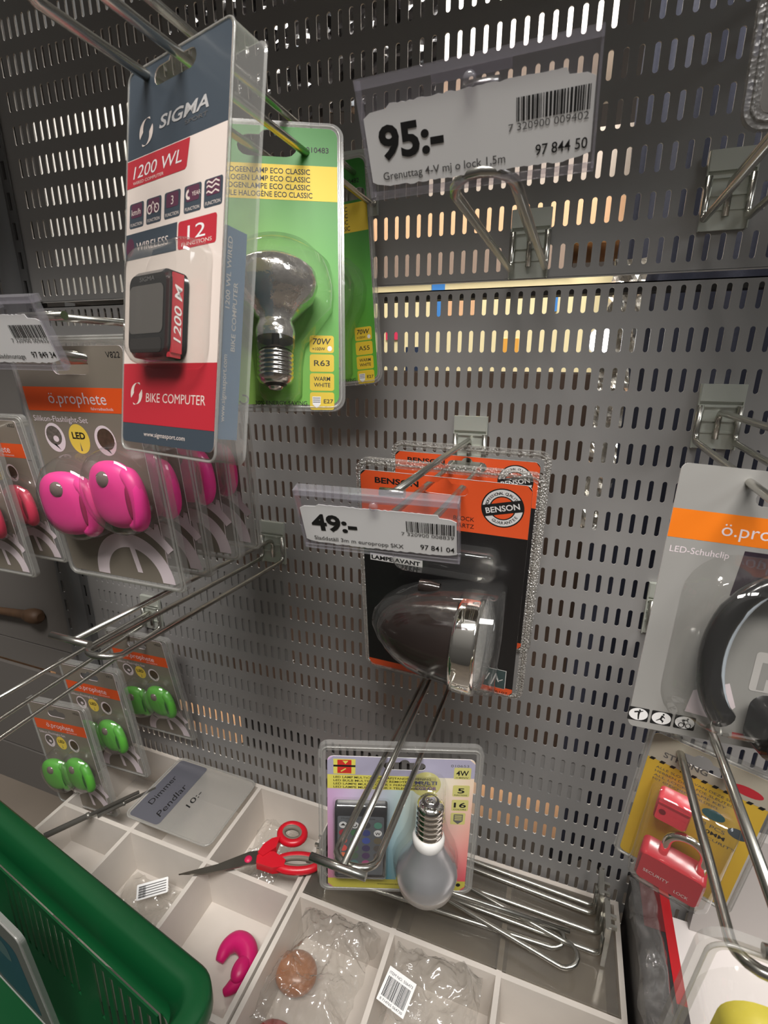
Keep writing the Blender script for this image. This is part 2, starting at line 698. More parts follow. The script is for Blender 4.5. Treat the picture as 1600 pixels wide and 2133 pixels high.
# unseen shelf above the hooks, added to shade the upper panel
mb = MB()
mb.box(-455, 620, -330, -4, 415, 418, plain_m)
mb.box(-455, 620, -333, -330, 395, 418, plain_m)
tag(mb.build('shelf_deck'), 'unseen grey steel shelf deck added above all the hooks for its shade', 'shelf')

# floor and far wall of the shop
floor_m = mat('shop_floor', rgb(120, 110, 100), 0.5, noisemix=0.2, nscale=3)
mb = MB()
mb.box(-3000, 3000, -3000, 3000, -1460, -1450, floor_m)
o = mb.build('floor')
o['kind'] = 'structure'
mb = MB()
mb.box(-3000, 3000, 2200, 2260, -1450, 1700, mat('shop_wall', rgb(60, 52, 46), 0.7))
o = mb.build('wall_back')
o['kind'] = 'structure'

# ================================================================== what shows through the slots
cream_m = mat('cream_carton', rgb(250, 236, 190), 0.6, noisemix=0.06, nscale=30)
peach_m = mat('peach_board', rgb(238, 190, 150), 0.6, noisemix=0.1, nscale=25)
tan_m = mat('tan_board', rgb(150, 130, 118), 0.7)
beige_m = mat('beige_carton', rgb(168, 156, 146), 0.7)
lgrey_m = mat('light_grey_board', rgb(188, 186, 182), 0.6)
bluep_m = mat('blue_tape', rgb(70, 140, 220), 0.5)
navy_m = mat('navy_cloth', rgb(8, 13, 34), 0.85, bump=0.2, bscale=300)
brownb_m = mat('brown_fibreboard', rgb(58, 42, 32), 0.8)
mcol = {'c': cream_m, 'p': peach_m, 't': tan_m, 'b': beige_m, 'l': lgrey_m}


def carton(x0, x1, y0, y1, z0, z1, m_, label, extra=None):
    k = MB()
    k.box(x0, x1, y0, y1, z0, z1, m_)
    if z1 - z0 > 100:
        k.box(x0 + 2, x1 - 2, y0 - 0.6, y0, (z0 + z1) / 2 - 3, (z0 + z1) / 2 + 3, mat('parcel_tape', rgb(206, 176, 130), 0.35))
    if extra:
        for e in extra:
            k.box(e[0], e[1], y0 - 1, y0, e[2], e[3], e[4])
    return tag(k.build('carton'), label, 'carton', 'cartons seen through the slots')


orange_p = mat('orange_patch', rgb(240, 176, 80), 0.5)
pink_p = mat('pink_patch', rgb(226, 60, 100), 0.5)
carton(-112, 214, 250, 420, -62, 60, cream_m, 'bright cream carton behind the slots just under the gap', [(-24, -6, 8, 60, bluep_m), (-90, -70, -20, -6, pink_p), (-60, -40, -62, -30, mat('dark_patch', rgb(34, 50, 80), 0.5)), (70, 96, -40, -20, orange_p), (-2, 40, 10, 40, peach_m), (136, 140, 12, 30, bluep_m)])
carton(-215, 150, 246, 400, 60.5, 92, tan_m, 'dull tan carton behind the slots just above the gap')
carton(-215, 252, 248, 420, 92.5, 146, peach_m, 'peach carton behind the lowest slots of the upper panel')
carton(-40, 266, 250, 420, 146.5, 206, beige_m, 'beige carton behind the slots around the larger price tag')
carton(-800, -486, 250, 420, 60, 330, lgrey_m, 'pale grey carton behind the slots near the upright post')
carton(-480, -320, 250, 420, 20, 200, mat('warm_grey_board', rgb(166, 158, 142), 0.6), 'warm grey carton behind the slots beside the bike computer pack')
carton(-800, -320, 255, 430, -150, 19, lgrey_m, 'whitish carton behind the slots above the price tag that is cut off')
carton(-40, 176, 250, 420, 292, 360, mat('white_carton', rgb(236, 230, 222), 0.6), 'white box standing in for ceiling lights behind the topmost slots')  # white box added for the brightness of ceiling lights past the slots
# brown back sheet of the shelf unit behind, and two grey plates fixed close behind the slots
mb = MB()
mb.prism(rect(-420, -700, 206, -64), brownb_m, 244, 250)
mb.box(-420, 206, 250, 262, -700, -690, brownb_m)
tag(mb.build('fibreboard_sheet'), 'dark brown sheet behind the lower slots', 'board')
mb = MB()
mb.prism(rect(-452, -410, -125, -290), panel_m, 1.5, 3)
mb.box(-452, -125, 3, 10, -410, -408, panel_m)
tag(mb.build('steel_plate'), 'grey steel plate close behind the slots under the pink packs', 'plate')
mb = MB()
mb.prism(rect(-452, -503, 222, -441), panel_m, 1.5, 3)
mb.box(-452, 222, 3, 10, -503, -501, panel_m)
tag(mb.build('steel_plate'), 'grey steel plate close behind the slots above the trays', 'plate')
mb = MB()
mb.box(-560, -262, 50, 66, -624, -556, peach_m)
tag(mb.build('wooden_rail'), 'pale wooden rail glowing through the low slots by the green packs', 'rail')
mb = MB()
mb.box(54, 211, 50, 66, -624, -556, peach_m)
tag(mb.build('wooden_rail'), 'pale wooden rail glowing through the low slots beside the bulb pack', 'rail')
mb = MB()
mb.prism(rect(-213, -560, 61, -504), plain_m, 6, 8)
mb.box(-213, 61, 8, 14, -560, -558, plain_m)
tag(mb.build('steel_plate'), 'dull grey steel plate behind the low slots between the two wooden rails', 'plate')
mb = MB()
mb.box(-800, -584, 8.4, 16, -580, -526, peach_m)
tag(mb.build('wooden_rail'), 'pale wooden rail glowing through the gap between the plain boards', 'rail')
mb = MB()
mb.box(-455, 420, 55, 60, 11, 16, dark_m)  # added bar that makes the slot tops read dark
mb.box(-455, 420, 60, 75, 11, 13, dark_m)
tag(mb.build('slot_dark_bar'), 'dark bar added behind the top row of slots of the lower panel to darken them', 'rail')
# navy garment hanging behind the slots
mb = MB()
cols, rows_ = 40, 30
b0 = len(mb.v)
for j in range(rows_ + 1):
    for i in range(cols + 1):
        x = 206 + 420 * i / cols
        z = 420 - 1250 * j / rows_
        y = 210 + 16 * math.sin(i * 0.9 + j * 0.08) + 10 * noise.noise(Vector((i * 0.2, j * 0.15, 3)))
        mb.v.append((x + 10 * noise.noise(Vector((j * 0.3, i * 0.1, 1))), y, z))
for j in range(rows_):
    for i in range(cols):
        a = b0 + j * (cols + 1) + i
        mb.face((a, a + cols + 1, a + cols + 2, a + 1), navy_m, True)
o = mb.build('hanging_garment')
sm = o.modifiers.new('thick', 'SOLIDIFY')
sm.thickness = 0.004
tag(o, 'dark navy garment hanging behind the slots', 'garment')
# crinkled foil edge between the brown sheet and the garment
mb = MB()
b0 = len(mb.v)
foil_m = mat('crinkled_foil', rgb(225, 222, 216), 0.15, 0.9, bump=0.6, bscale=120)
for j in range(61):
    for i in range(9):
        x = 196 + 34 * i / 8
        z = 60 - 330 * j / 60
        p = Vector((x * 0.07, z * 0.06, 2))
        mb.v.append((x + 0.02 * z + 6 * noise.noise(Vector((0, z * 0.03, 9))), 196 + 14 * noise.noise(p) + 7 * noise.noise(p * 2.7), z))
for j in range(60):
    for i in range(8):
        a = b0 + j * 9 + i
        mb.face((a, a + 9, a + 10, a + 1), foil_m, False)
o = mb.build('foil_strip')
sm = o.modifiers.new('thick', 'SOLIDIFY')
sm.thickness = 0.001
tag(o, 'crinkled silver foil strip behind the slots beside the navy garment', 'foil')
# crumpled glossy wrap behind the top slots
mb = MB()
n1, n2 = 46, 30
b0 = len(mb.v)
for j in range(n2 + 1):
    for i in range(n1 + 1):
        x = -420 + 400 * i / n1
        z = 250 + 190 * j / n2
        v = Vector((x * 0.03, z * 0.03, 5))
        y = 215 + 26 * abs(noise.noise(v)) + 16 * noise.noise(v * 2.7) + 0.5 * abs(x + 220) * 0.12
        mb.v.append((x, y, z))
wrap_m = mat('glossy_black_wrap', rgb(24, 22, 22), 0.12, coat=0.6, bump=0.8, bscale=90)
for j in range(n2):
    for i in range(n1):
        a = b0 + j * (n1 + 1) + i
        mb.face((a, a + 1, a + n1 + 2, a + n1 + 1), wrap_m, False)
o = mb.build('crumpled_wrap')
sm = o.modifiers.new('thick', 'SOLIDIFY')
sm.thickness = 0.002
tag(o, 'crumpled glossy dark plastic wrap glinting through the top slots', 'wrap')
# small bright lamp far behind two of the slots
lt = thing('spot_lamp', 'small glaring white lamp seen through two slots', 'lamp', (189, 60, -29, 0, 0, 0))
mb = MB()
mb.lathe([(0.1, 8), (10, 8), (11.5, 6), (12, 0)], post_m, (0, 0, 0), 'y', 20)
mb.build('lamp_housing', lt)
mb = MB()
mb.lathe([(11, 0), (9, -2), (0.1, -3)], mat('lamp_glow', (1, 1, 1, 1), 0.4, emit=14.0), (0, 0, 0), 'y', 20)
mb.build('lamp_lens', lt)

# ================================================================== display hooks
def build_hook(name, pose, L, label, rise=2.0, bar=True, armL=None, group='wire display hooks on the perforated panel', gap=13.5, arm_rise=3.0, arm=True, barw=(-21, 15), plate_m=plate_m):
    t = thing(name, label, 'hook', pose, group)
    m_ = MB()
    # stamped plate: flat body, folded top block, cross ribs
    m_.prism(rrect(0, 0, 29, 50, 1.2, 2), plate_m, -2.4, -0.4)
    m_.box(-14.5, 14.5, -5.2, -2.4, 12, 25, plate_m)
    m_.box(-14.5, 14.5, -4.2, -2.4, 7.5, 9.5, plate_m)
    m_.box(-14, 14, -3.8, -2.4, -3.5, -1.5, plate_m)
    m_.box(-14, 14, -3.4, -2.4, -12.5, -10.8, plate_m)
    m_.box(14.5, 15.4, -4.5, -0.4, -25, 25, plate_m)
    m_.box(-15.4, -14.5, -4.5, -0.4, -25, 25, plate_m)
    for sx in (-5, 5):
        m_.box(sx - 1.3, sx + 1.3, -0.4, 6, 14, 18, plate_m)
    m_.build('back_plate', t)
    m_ = MB()
    r = 2.4
    path = []
    g = gap
    path.append((-g, -5.0, 9))
    path.append((-g, -5.0, -12))
    for i in range(1, 5):
        a = D(90 * i / 4)
        path.append((-g, -5.0 - 7 * (1 - math.cos(a)), -12 - 7 * math.sin(a)))
    zend = -19 + rise
    path.append((-g, -L * 0.5, -19 + rise * 0.5))
    path.append((-g, -L + 16, zend))
    for i in range(0, 9):
        a = D(180 * i / 8)
        path.append((-g * math.cos(a), -L + 12 - 12 * math.sin(a), zend + 4 * math.sin(a)))
    path.append((g, -L + 16, zend))
    path.append((g, -L * 0.5, -19 + rise * 0.5))
    for i in range(4, 0, -1):
        a = D(90 * i / 4)
        path.append((g, -5.0 - 7 * (1 - math.cos(a)), -12 - 7 * math.sin(a)))
    path.append((g, -5.0, -12))
    path.append((g, -5.0, 9))
    m_.tube(path, r, wire_m, 12)
    m_.build('prong', t)
    if arm:
        AL = armL or L + 12
        m_ = MB()
        path = [(0, -5, -17), (0, -5, -2)]
        for i in range(1, 5):
            a = D(90 * i / 4)
            path.append((0, -5 - 6 * (1 - math.cos(a)), -2 + 6 * math.sin(a)))
        path += [(0, -AL * 0.5, 5 + arm_rise * 0.5), (0, -AL, 5 + arm_rise)]
        m_.tube(path, 2.3, wire_m, 12)
        m_.build('label_arm', t)
        if bar:
            m_ = MB()
            m_.tube([(barw[0], -AL, 5 + arm_rise), (barw[1], -AL, 5 + arm_rise)], 2.5, wire_m, 12)
            m_.build('label_bar', t)
    return t


build_hook('display_hook', (124.5, 0, 43.5, 0, 0, 0), 228, 'wire hook behind the larger price tag, its loop showing under the tag', rise=1, armL=233, arm_rise=8, barw=(-8, 6))
build_hook('display_hook', (257.5, 0, 69, 0, 0, 0), 225, 'empty wire hook high on the panel, next to the larger price tag', rise=4)
build_hook('display_hook', (278, 0, -88, 0, 0, 0), 225, 'wire hook that carries the reflective clip pack', rise=-2, arm_rise=2)
build_hook('display_hook', (84.5, 0, -120, 0, 0, 0), 196, 'wire hook that carries the two orange headlamp packs', rise=2, armL=219, arm_rise=2, barw=(-8, 6))
build_hook('display_hook', (-136, 0, -247, 0, 0, 0), 242, 'empty long wire hook below the pink light packs', rise=13, armL=254, arm_rise=12)
build_hook('display_hook', (-335, 0, -375, 0, 0, 0), 240, 'long wire hook that carries the green light packs', rise=-6, armL=250, arm_rise=3)
build_hook('display_hook', (-123, 0, -28, 0, 0, 0), 232, 'wire hook that carries the four pink light packs', rise=1, armL=240, arm_rise=2)
build_hook('display_hook', (-22, 0, 100, 0, 0, 0), 300, 'wire hook that carries the bike computer and the green bulb packs', rise=3, armL=305, arm_rise=1)
build_hook('display_hook', (70.5, 0, -342, 0, 0, 0), 256, 'long wire hook that carries the colour changing bulb pack', rise=14, armL=267, arm_rise=6)
build_hook('display_hook', (266, 0, -259, 0, 0, 0), 288, 'wire hook that carries the padlock pack', rise=0, armL=296, arm_rise=2, gap=11, barw=(-10, 22))
build_hook('display_hook', (290, 0, 190, 0, 0, 0), 225, 'wire hook out of sight above the empty one, carrying the dark pack', rise=2)
# ================================================================== price tags
def tag_base(label, pose, group='price tags on the hooks'):
    t = thing('price_tag', label, 'price tag', pose, group)
    m_ = MB()
    W, H = 92, 40
    # clear holder: back sheet, front lip, hinge roll on top, bottom fold
    m_.poly(rect(-W / 2, -H / 2, W / 2, H / 2), holder_m, 0.6)
    m_.box(-W / 2, W / 2, -0.4, 2.6, -H / 2 - 1.2, -H / 2 + 1.6, holder_m)
    m_.box(-W / 2, W / 2, -1.4, 5.5, H / 2 - 3, H / 2 + 0.5, holder_m)
    m_.box(-W / 2, -W / 2 + 0.8, -1.2, 4, -H / 2, H / 2, holder_m)
    m_.box(W / 2 - 0.8, W / 2, -1.2, 4, -H / 2, H / 2, holder_m)
    m_.box(-15, 15, 1.0, 5.0, H / 2 - 6, H / 2 - 3, holder_m)
    m_.build('holder', t)
    m_ = MB()
    m_.lathe([(0.1, -2.2), (2.2, -2.0), (2.6, 0)], holder_m, (0, 0, H / 2 - 6.5), 'y', 14)
    m_.build('snap_button', t)
    return t


def torn_label(m_, seed):
    rnd = random.Random(seed)
    x0, x1, z0, z1 = -44.5, 44.5, -16.4, 9.4
    p = [(x0, z0 + 2), (x0 + 2, z0 + 1)]
    n = 40
    p += [(x0 + 8 + (x1 - x0 - 16) * i / n, z0 + rnd.uniform(-0.35, 0.35) - 0.2 * (i > 4)) for i in range(n + 1)]
    p += [(x1 - 4, z0 + 0.6), (x1, z0 + 1.6), (x1, z1 - 2.2), (x1 - 3, z1 - 0.8), (x1 - 9, z1 - 0.4)]
    p += [(x1 - 10 - (x1 - x0 - 22) * i / n, z1 + 1.6 + rnd.uniform(-0.3, 0.3)) for i in range(n + 1)]
    p += [(x0 + 10, z1 + 0.4), (x0 + 3, z1), (x0, z1 - 1.6)]
    m_.prism(p, paper_m, -0.15, 0.15)


def tag_print(t, price, product, code, number, seed, px=-39, psize=13.0):
    m_ = MB()
    torn_label(m_, seed)
    y = -0.28
    m_.text(price, px, -6.6, 15.5, ink_m, y, bold=0.034, width=27.6)
    m_.text(product, -39.2 if price else -4.0, -14.2, 4.0, greyink_m, y, bold=0.006, width=min(54.5, 1.86 * len(product)))
    m_.barcode(17.2, -1.9, 26.2, 7.2, ink_m, y, seed)
    m_.text(code, 14.2, -4.6, 3.3, greyink_m, y, width=28.8)
    m_.text(number, 24.4, -13.4, 4.9, ink_m, y, bold=0.006, width=18.8)
    m_.build('label_card', t)


t = tag_base('largest clear price tag, reading 95 in bold, hinged up over an empty hook', (121, -235.5, 43.7, -1.3, 24.6, -0.8))
tag_print(t, '95:-', 'Grenuttag 4-V mj o lock 1,5m', '7 320900 009402', '97 844 50', 3)
t = tag_base('clear price tag reading 49 in bold in front of the orange headlamp packs', (74.9, -221, -132.2, 3.5, 19.3, 0))
tag_print(t, '49:-', 'Sladdställ 3m m europropp SKX', '7 320900 008839', '97 841 04', 5)
t = tag_base('clear price tag cut off by the picture edge, in front of the pink light packs', (-157, -250, -31, 1, 20, 0.5))
tag_print(t, '', 'sladdmontage', '7 320900 009655', '97 849 34', 8)

# ================================================================== pack helpers
def pack_rim(t, W, H, r, mt, w_=5.0, depth=4.0, card=None, hole=None, name='blister_rim'):
    """clear border round a card: flat flange, a raised bead and a short skirt"""
    m_ = MB()
    o = rrect(0, 0, W, H, r, 6)
    i = rrect(0, 0, W - 2 * w_, H - 2 * w_, max(r - w_, 1.2), 6)
    m_.poly(o, mt, 0.3, [i])
    n = len(o)
    mid = rrect(0, 0, W - w_, H - w_, max(r - w_ / 2, 1.5), 6)
    m_.tube([(x, 0.1, z) for x, z in mid], 0.9, mt, 6, closed=True)
    b = m_.add([(x, 0.3, z) for x, z in o] + [(x, 0.3 + depth, z) for x, z in o])
    for k in range(n):
        j = (k + 1) % n
        m_.face((b + k, b + n + k, b + n + j, b + j), mt)
    return m_.build(name, t)


def swirl(m_, cx_, cz_, r, mt, y):
    """two opposed crescents forming a round emblem"""
    for a in (0, 180):
        o = [(cx_ + r * math.cos(D(a + 55 + 150 * i / 14)), cz_ + r * math.sin(D(a + 55 + 150 * i / 14))) for i in range(15)]
        ox, oz = cx_ + 0.42 * r * math.cos(D(a + 40)), cz_ + 0.42 * r * math.sin(D(a + 40))
        q = [(ox + r * 0.78 * math.cos(D(a + 195 - 120 * i / 14)), oz + r * 0.78 * math.sin(D(a + 195 - 120 * i / 14))) for i in range(15)]
        m_.poly(o + q, mt, y)


# ================================================================== bike computer pack
navyp_m = mat('slate_blue_print', rgb(62, 71, 80), 0.45, coat=0.1)
redp_m = mat('red_print', rgb(186, 44, 56), 0.32, coat=0.4)
offw_m = mat('offwhite_print', rgb(226, 212, 202), 0.38, coat=0.4)
blue_m = mat('blue_leaflet', rgb(96, 138, 176), 0.4, coat=0.3)
blackp_m = mat('black_gloss_plastic', rgb(24, 23, 23), 0.18, coat=0.4)
lcd_m = mat('lcd_screen', rgb(92, 88, 84), 0.14, coat=0.6)
t = thing('bike_computer_pack', 'tall clear clamshell pack with a black and red bike computer', 'blister pack', (-15.4, -255, -0.8, -14.8, -10.5, -0.9))
W, H = 79.4, 181.9
m_ = MB()
y = 0
hole = euro_hole(-1.5, 83.5)
m_.prism(rrect(-0.7, 2.0, 77.5, 177, 4, 5), navyp_m, 0, 0.5, [hole], side=offw_m)
m_.poly(rect(-39.2, -46.4, 37.9, 51.6), offw_m, -0.08)
m_.poly([(-39.2, 51.2), (12.2, 51.2), (10.4, 39.8), (9.0, 38.6), (-39.2, 38.6)], redp_m, -0.16)
m_.text('1200 WL', -33.5, 42.3, 8.0, white_m, -0.24, shear=0.2, width=40)
m_.text('WIRED COMPUTER', -33.5, 39.6, 2.0, offw_m, -0.24, width=26)
for x0, s_ in ((-36.2, '~'), (-21.3, '%'), (-6.2, '3'), (9.2, '*'), (23.8, '=')):
    m_.poly(rrect(x0 + 6.4, 25.3, 12.6, 11.6, 1.2, 3), navyp_m, -0.16)
    m_.poly(rrect(x0 + 6.4, 27.4, 9.5, 6.4, 1.0, 3), mat('plum_print', rgb(92, 52, 72), 0.35), -0.22)
    m_.text('FUNCTION', x0 + 1.2, 20.4, 2.1, offw_m, -0.24, width=10.4)
icon = -0.28
m_.text('km/h', -34.2, 25.5, 4.0, offw_m, icon, rot=0, width=8)
for q in (-18.2, -12.4):
    m_.poly(arc_band(q, 26.0, 2.2, 1.5, 0, 360, 18), offw_m, icon)
m_.poly([(-18.2, 26), (-15.6, 29.6), (-12.4, 26), (-12.7, 25.6), (-15.6, 28.9), (-17.9, 25.7)], offw_m, icon)
m_.text('3', 0.2, 25.4, 5.4, offw_m, icon, 'c')
m_.poly(arc_band(12.8, 27.2, 2.2, 0.9, 90, 300, 14), offw_m, icon)
m_.text('YEAR', 15.2, 26.2, 2.6, offw_m, icon, width=6.2)
for zz in (25.4, 27.6, 29.4):
    m_.poly([(25.6 + i * 1.25, zz + 0.45 + 0.55 * math.sin(i * 1.6)) for i in range(8)] + [(25.6 + i * 1.25, zz - 0.25 + 0.55 * math.sin(i * 1.6)) for i in range(7, -1, -1)], offw_m, icon)
m_.poly([(-39.2, 4.6), (4.4, 4.6), (4.6, 17.0), (-39.2, 17.0)], navyp_m, -0.16)
m_.text('WIRELESS', -29.2, 8.3, 5.6, offw_m, -0.24, width=27)
m_.poly(oval(-35, 10.6, 3.6, 4.4), mat('plum_print', rgb(92, 52, 72), 0.35), -0.2)
m_.poly(rrect(19.5, 10.6, 28, 12.2, 1.4, 3), redp_m, -0.16)
m_.text('12', 12.8, 8.2, 8.6, white_m, -0.24, width=13)
m_.text('FUNCTIONS', 8.6, 5.6, 2.4, offw_m, -0.24, width=22)
m_.poly(rect(-39.2, -76.6, 37.9, -46.4), redp_m, -0.08)
swirl(m_, -26.3, -61.5, 5.4, offw_m, -0.16)
m_.text('BIKE COMPUTER', -17.4, -65.4, 6.4, offw_m, -0.16, width=48.2)
m_.text('www.sigmasport.com', -18.7, -82.6, 3.2, offw_m, -0.16, width=35)
swirl(m_, -23.1, 61.7, 5.8, offw_m, -0.16)
m_.text('SIGMA', -12.2, 60.4, 7.6, mat('muted_print', rgb(178, 176, 174), 0.5), -0.16, bold=0.02, shear=0.2, width=37)
m_.text('SPORT', 8.0, 57.2, 2.4, greyink_m, -0.16, width=16)
m_.build('printed_card', t)
m_ = MB()
m_.box(-30, 37.0, 2.0, 13.5, -80, 12, blue_m, None)
for y_, z_, s_ in ((5.6, -72, 'www.sigmasport.com'), (9.6, -40, 'BIKE COMPUTER'), (5.6, -22, '1200 WL WIRED')):
    vs, fs, x0, x1 = text_geo(s_, 0.012, 0.0)
    sc_ = 30 / (x1 - x0)
    b = m_.add([(37.15, y_ - v * 3.2, z_ + (u - x0) * sc_) for u, v in vs])
    for f in fs:
        m_.face([b + q for q in f], white_m)
m_.build('leaflet', t)
# clear clamshell: box walls round the card, dome over the instrument
m_ = MB()
o = rrect(0, 0, W, H, 5, 6)
n = len(o)
o2 = rrect(0, 0, W + 2.5, H + 2.5, 6, 6)
b = m_.add([(x, -0.4, z) for x, z in o] + [(x, 15.5, z) for x, z in o] + [(x, 16.2, z) for x, z in o2])
for ring in (0, 1):
    for k in range(n):
        j = (k + 1) % n
        m_.face((b + ring * n + k, b + (ring + 1) * n + k, b + (ring + 1) * n + j, b + ring * n + j), edge_m, False)
m_.tube([(x, 0.1, z) for x, z in rrect(0, 0, W - 0.6, H - 0.6, 4.6, 6)], 0.7, edge_m, 6, closed=True)
m_.poly(o2, clear_m, 16.4, flip=True)
m_.dome(rrect(6.0, -21.5, 52, 55, 9, 6), 13, dome_m, -0.5)
m_.build('clamshell', t)
dv = MB()
dv.rbox(-18, 16, -10.5, -0.6, -45.5, -6.5, 6, blackp_m, 5)
dv_o = dv.build('bike_computer', t)
k_ = MB()
k_.poly(rrect(-1.5, -24.0, 27.5, 21.5, 3.0, 5), lcd_m, -10.8)
k_.poly(rrect(-1.5, -40.0, 26.0, 6.5, 2.0, 4), mat('soft_key_black', rgb(44, 40, 38), 0.3), -10.75)
k_.text('SIGMA', -7, -11.6, 2.8, greyink_m, -10.75, width=12)
k_.build('screen', dv_o)
k_ = MB()
k_.box(15.2, 16.35, -8.6, -3.4, -43.2, -8.6, redp_m)
k_.box(13.2, 15.6, -8.9, -3.4, -45.2, -43.0, redp_m)
k_.build('side_stripe', dv_o)
k_ = MB()
vs, fs, x0, x1 = text_geo('1200 M', 0.01, 0.2)
sc_ = 25 / (x1 - x0)
b = k_.add([(16.5, -4.2 - v * 5.2, -38.5 + (u - x0) * sc_) for u, v in vs])
for f in fs:
    k_.face([b + q for q in f], white_m)
k_.build('side_lettering', dv_o)

# ================================================================== halogen bulb packs (green cards)
green_m = gradient_print('green_card_print', [(0.0, (80, 158, 44)), (0.35, (150, 196, 84)), (0.6, (124, 186, 66)), (1.0, (76, 160, 42))], [(0.0, (46, 124, 32)), (1.0, (42, 122, 32))], -45, 45, -70, 60)
yel_m = mat('yellow_print', rgb(222, 190, 40), 0.55)
silver_m = mat('mirror_silver', rgb(238, 234, 228), 0.14, 0.85, bump=0.7, bscale=160)
alu_m = mat('screw_base_metal', rgb(214, 210, 202), 0.2, 1.0)
glass_m = clear('bulb_glass', tint=(0.95, 0.95, 0.94), rough=0.03, haze=0.03, refl=0.9, base=0.07)


def screw_base(m_, c, r, z_top, z_bot, mt, tip=True, up=1):
    prof = []
    n = 6
    for i in range(n * 4 + 1):
        f = i / (n * 4)
        prof.append((r * (1 - 0.07 * (0.5 + 0.5 * math.cos(2 * PI * f * n))), z_top + (z_bot - z_top) * f))
    m_.lathe(prof, mt, c, 'z', 26)
    d = -1 if z_bot < z_top else 1
    m_.lathe([(r * 0.93, z_bot), (r * 0.84, z_bot + d * 1.8), (r * 0.62, z_bot + d * 3)], mt, c, 'z', 22)
    m_.lathe([(r * 0.62, z_bot + d * 3), (r * 0.42, z_bot + d * 4.6)], mat('black_insulator', rgb(52, 48, 46), 0.3), c, 'z', 20)
    m_.lathe([(r * 0.42, z_bot + d * 4.6), (r * 0.32, z_bot + d * 6), (0.05, z_bot + d * 6.4)], mt, c, 'z', 16)


def green_pack(label, pose, code, size, reflector, dz=0.0, hole=(-1.0, 77, 38, 14)):
    t = thing('bulb_pack', label, 'blister pack', pose, 'green halogen bulb packs')
    W, H = 95.6, 187.8
    pack_rim(t, W, H, 9, edge_m, 5.0, 3.5)
    m_ = MB()
    m_.prism(rrect(0, 0, W - 8, H - 8, 6, 5), green_m, 0, 0.6, [euro_hole(*hole)], side=white_m)
    m_.poly(rect(-43.6, 42 + dz, 43.6, 65 + dz), yel_m, -0.08)
    for i, (s_, wd) in enumerate((('HALOGEENLAMP ECO CLASSIC', 59), ('HALOGEN LAMP ECO CLASSIC', 58), ('HALOGENLAMPE ECO CLASSIC', 60), ('AMPOULE HALOGÈNE ECO CLASSIC', 66))):
        m_.text(s_, 26.2 if i < 3 else 27.6, 59.0 + dz - 5.1 * i, 5.0, ink_m, -0.16, 'r', bold=0.012, width=wd)
    m_.text(code, 38.2, 73.8 + dz * 0.3, 5.0, ink_m, -0.1, 'r', bold=0.01, width=14.5)
    for i, s_ in enumerate(('70W', size, 'WARM', 'E27')):
        z_ = -52 - i * 12.2
        m_.poly(rrect(33, z_ + 1.2, 15.4, 11.2, 1.5, 3), yel_m, -0.08)
        if s_ == '70W':
            m_.text('70W', 33, z_ + 1.0, 5.6, ink_m, -0.16, 'c', bold=0.012, shear=0.15, width=11.5)
            m_.text('=100W', 27, z_ - 2.8, 2.8, ink_m, -0.16, 'l', bold=0.01, width=8)
            m_.poly(oval(38, z_ - 1.6, 1.5, 1.7), white_m, -0.16)
        elif s_ == 'WARM':
            m_.text('WARM', 33, z_ + 2.0, 3.8, ink_m, -0.16, 'c', bold=0.01, width=10.4)
            m_.text('WHITE', 33, z_ - 2.0, 3.8, ink_m, -0.16, 'c', bold=0.01, width=10.4)
        elif s_ == 'E27':
            m_.text('E27', 34, z_ - 0.2, 3.6, ink_m, -0.16, 'l', bold=0.012, width=6)
            m_.poly([(26.8, z_ + 4), (32.2, z_ + 4), (32.0, z_ - 1), (29.6, z_ - 3.4), (27.0, z_ - 1)], white_m, -0.16)
            for q in range(3):
                m_.poly(rect(27.2, z_ + 0.2 + q * 1.3, 31.8, z_ + 0.7 + q * 1.3), greyink_m, -0.2)
        else:
            m_.text(s_, 33, z_ - 0.6, 5.2, ink_m, -0.16, 'c', bold=0.006, width=10)
    m_.text('30% ENERGY SAVING', -9.0, -90.2, 3.7, ink_m, -0.1, bold=0.008, width=32.5)
    m_.poly(arc_band(-16, -87, 3.2, 2.2, 200, 470, 14), ink_m, -0.1)
    m_.build('printed_card', t)
    cx_ = 6.0
    yb = -17.0
    m_ = MB()
    # clear blister following the bulb, half round
    prof = [(0.1, 12), (22, 9), (33, -2), (35, -17), (34, -30), (24, -44), (17, -52), (15, -66), (14.5, -84), (6, -92), (0.1, -92.5)] if reflector else [(0.1, 14), (20, 11), (30, 0), (33, -14), (30, -30), (21, -46), (16, -56), (15, -84), (6, -92), (0.1, -92.5)]
    m_.lathe(prof[::-1], dome_m, (cx_, 0, 0), 'z', 26, PI, 2 * PI, sy=0.95)
    m_.build('blister', t)
    bl = MB()
    if reflector:
        bl.lathe([(11.5, -55), (12.0, -51), (11.2, -47), (10, -44), (15, -38), (22.5, -30), (25.5, -22), (24.5, -15), (20, -11), (10, -9), (0.1, -8.6)], silver_m, (cx_, yb, 0), 'z', 30)
    else:
        bl.lathe([(11, -56), (12, -48), (18, -36), (24, -24), (26, -13), (22, -1), (12, 7), (0.1, 9)], glass_m, (cx_, yb, 0), 'z', 30)
    bo = bl.build('bulb', t)
    q = MB()
    q.lathe([(10.6, -63), (11.6, -60), (11.6, -55)], glass_m, (cx_, yb, 0), 'z', 24)
    q.lathe([(9.6, -62), (7, -60.5), (2.5, -58), (2, -50)], mat('brown_mount', rgb(110, 96, 84), 0.2, 0.6), (cx_, yb, 0), 'z', 18)
    q.build('glass_neck', bo)
    q = MB()
    screw_base(q, (cx_, yb, 0), 11.0, -63, -79, alu_m)
    q.build('screw_base', bo)
    return t


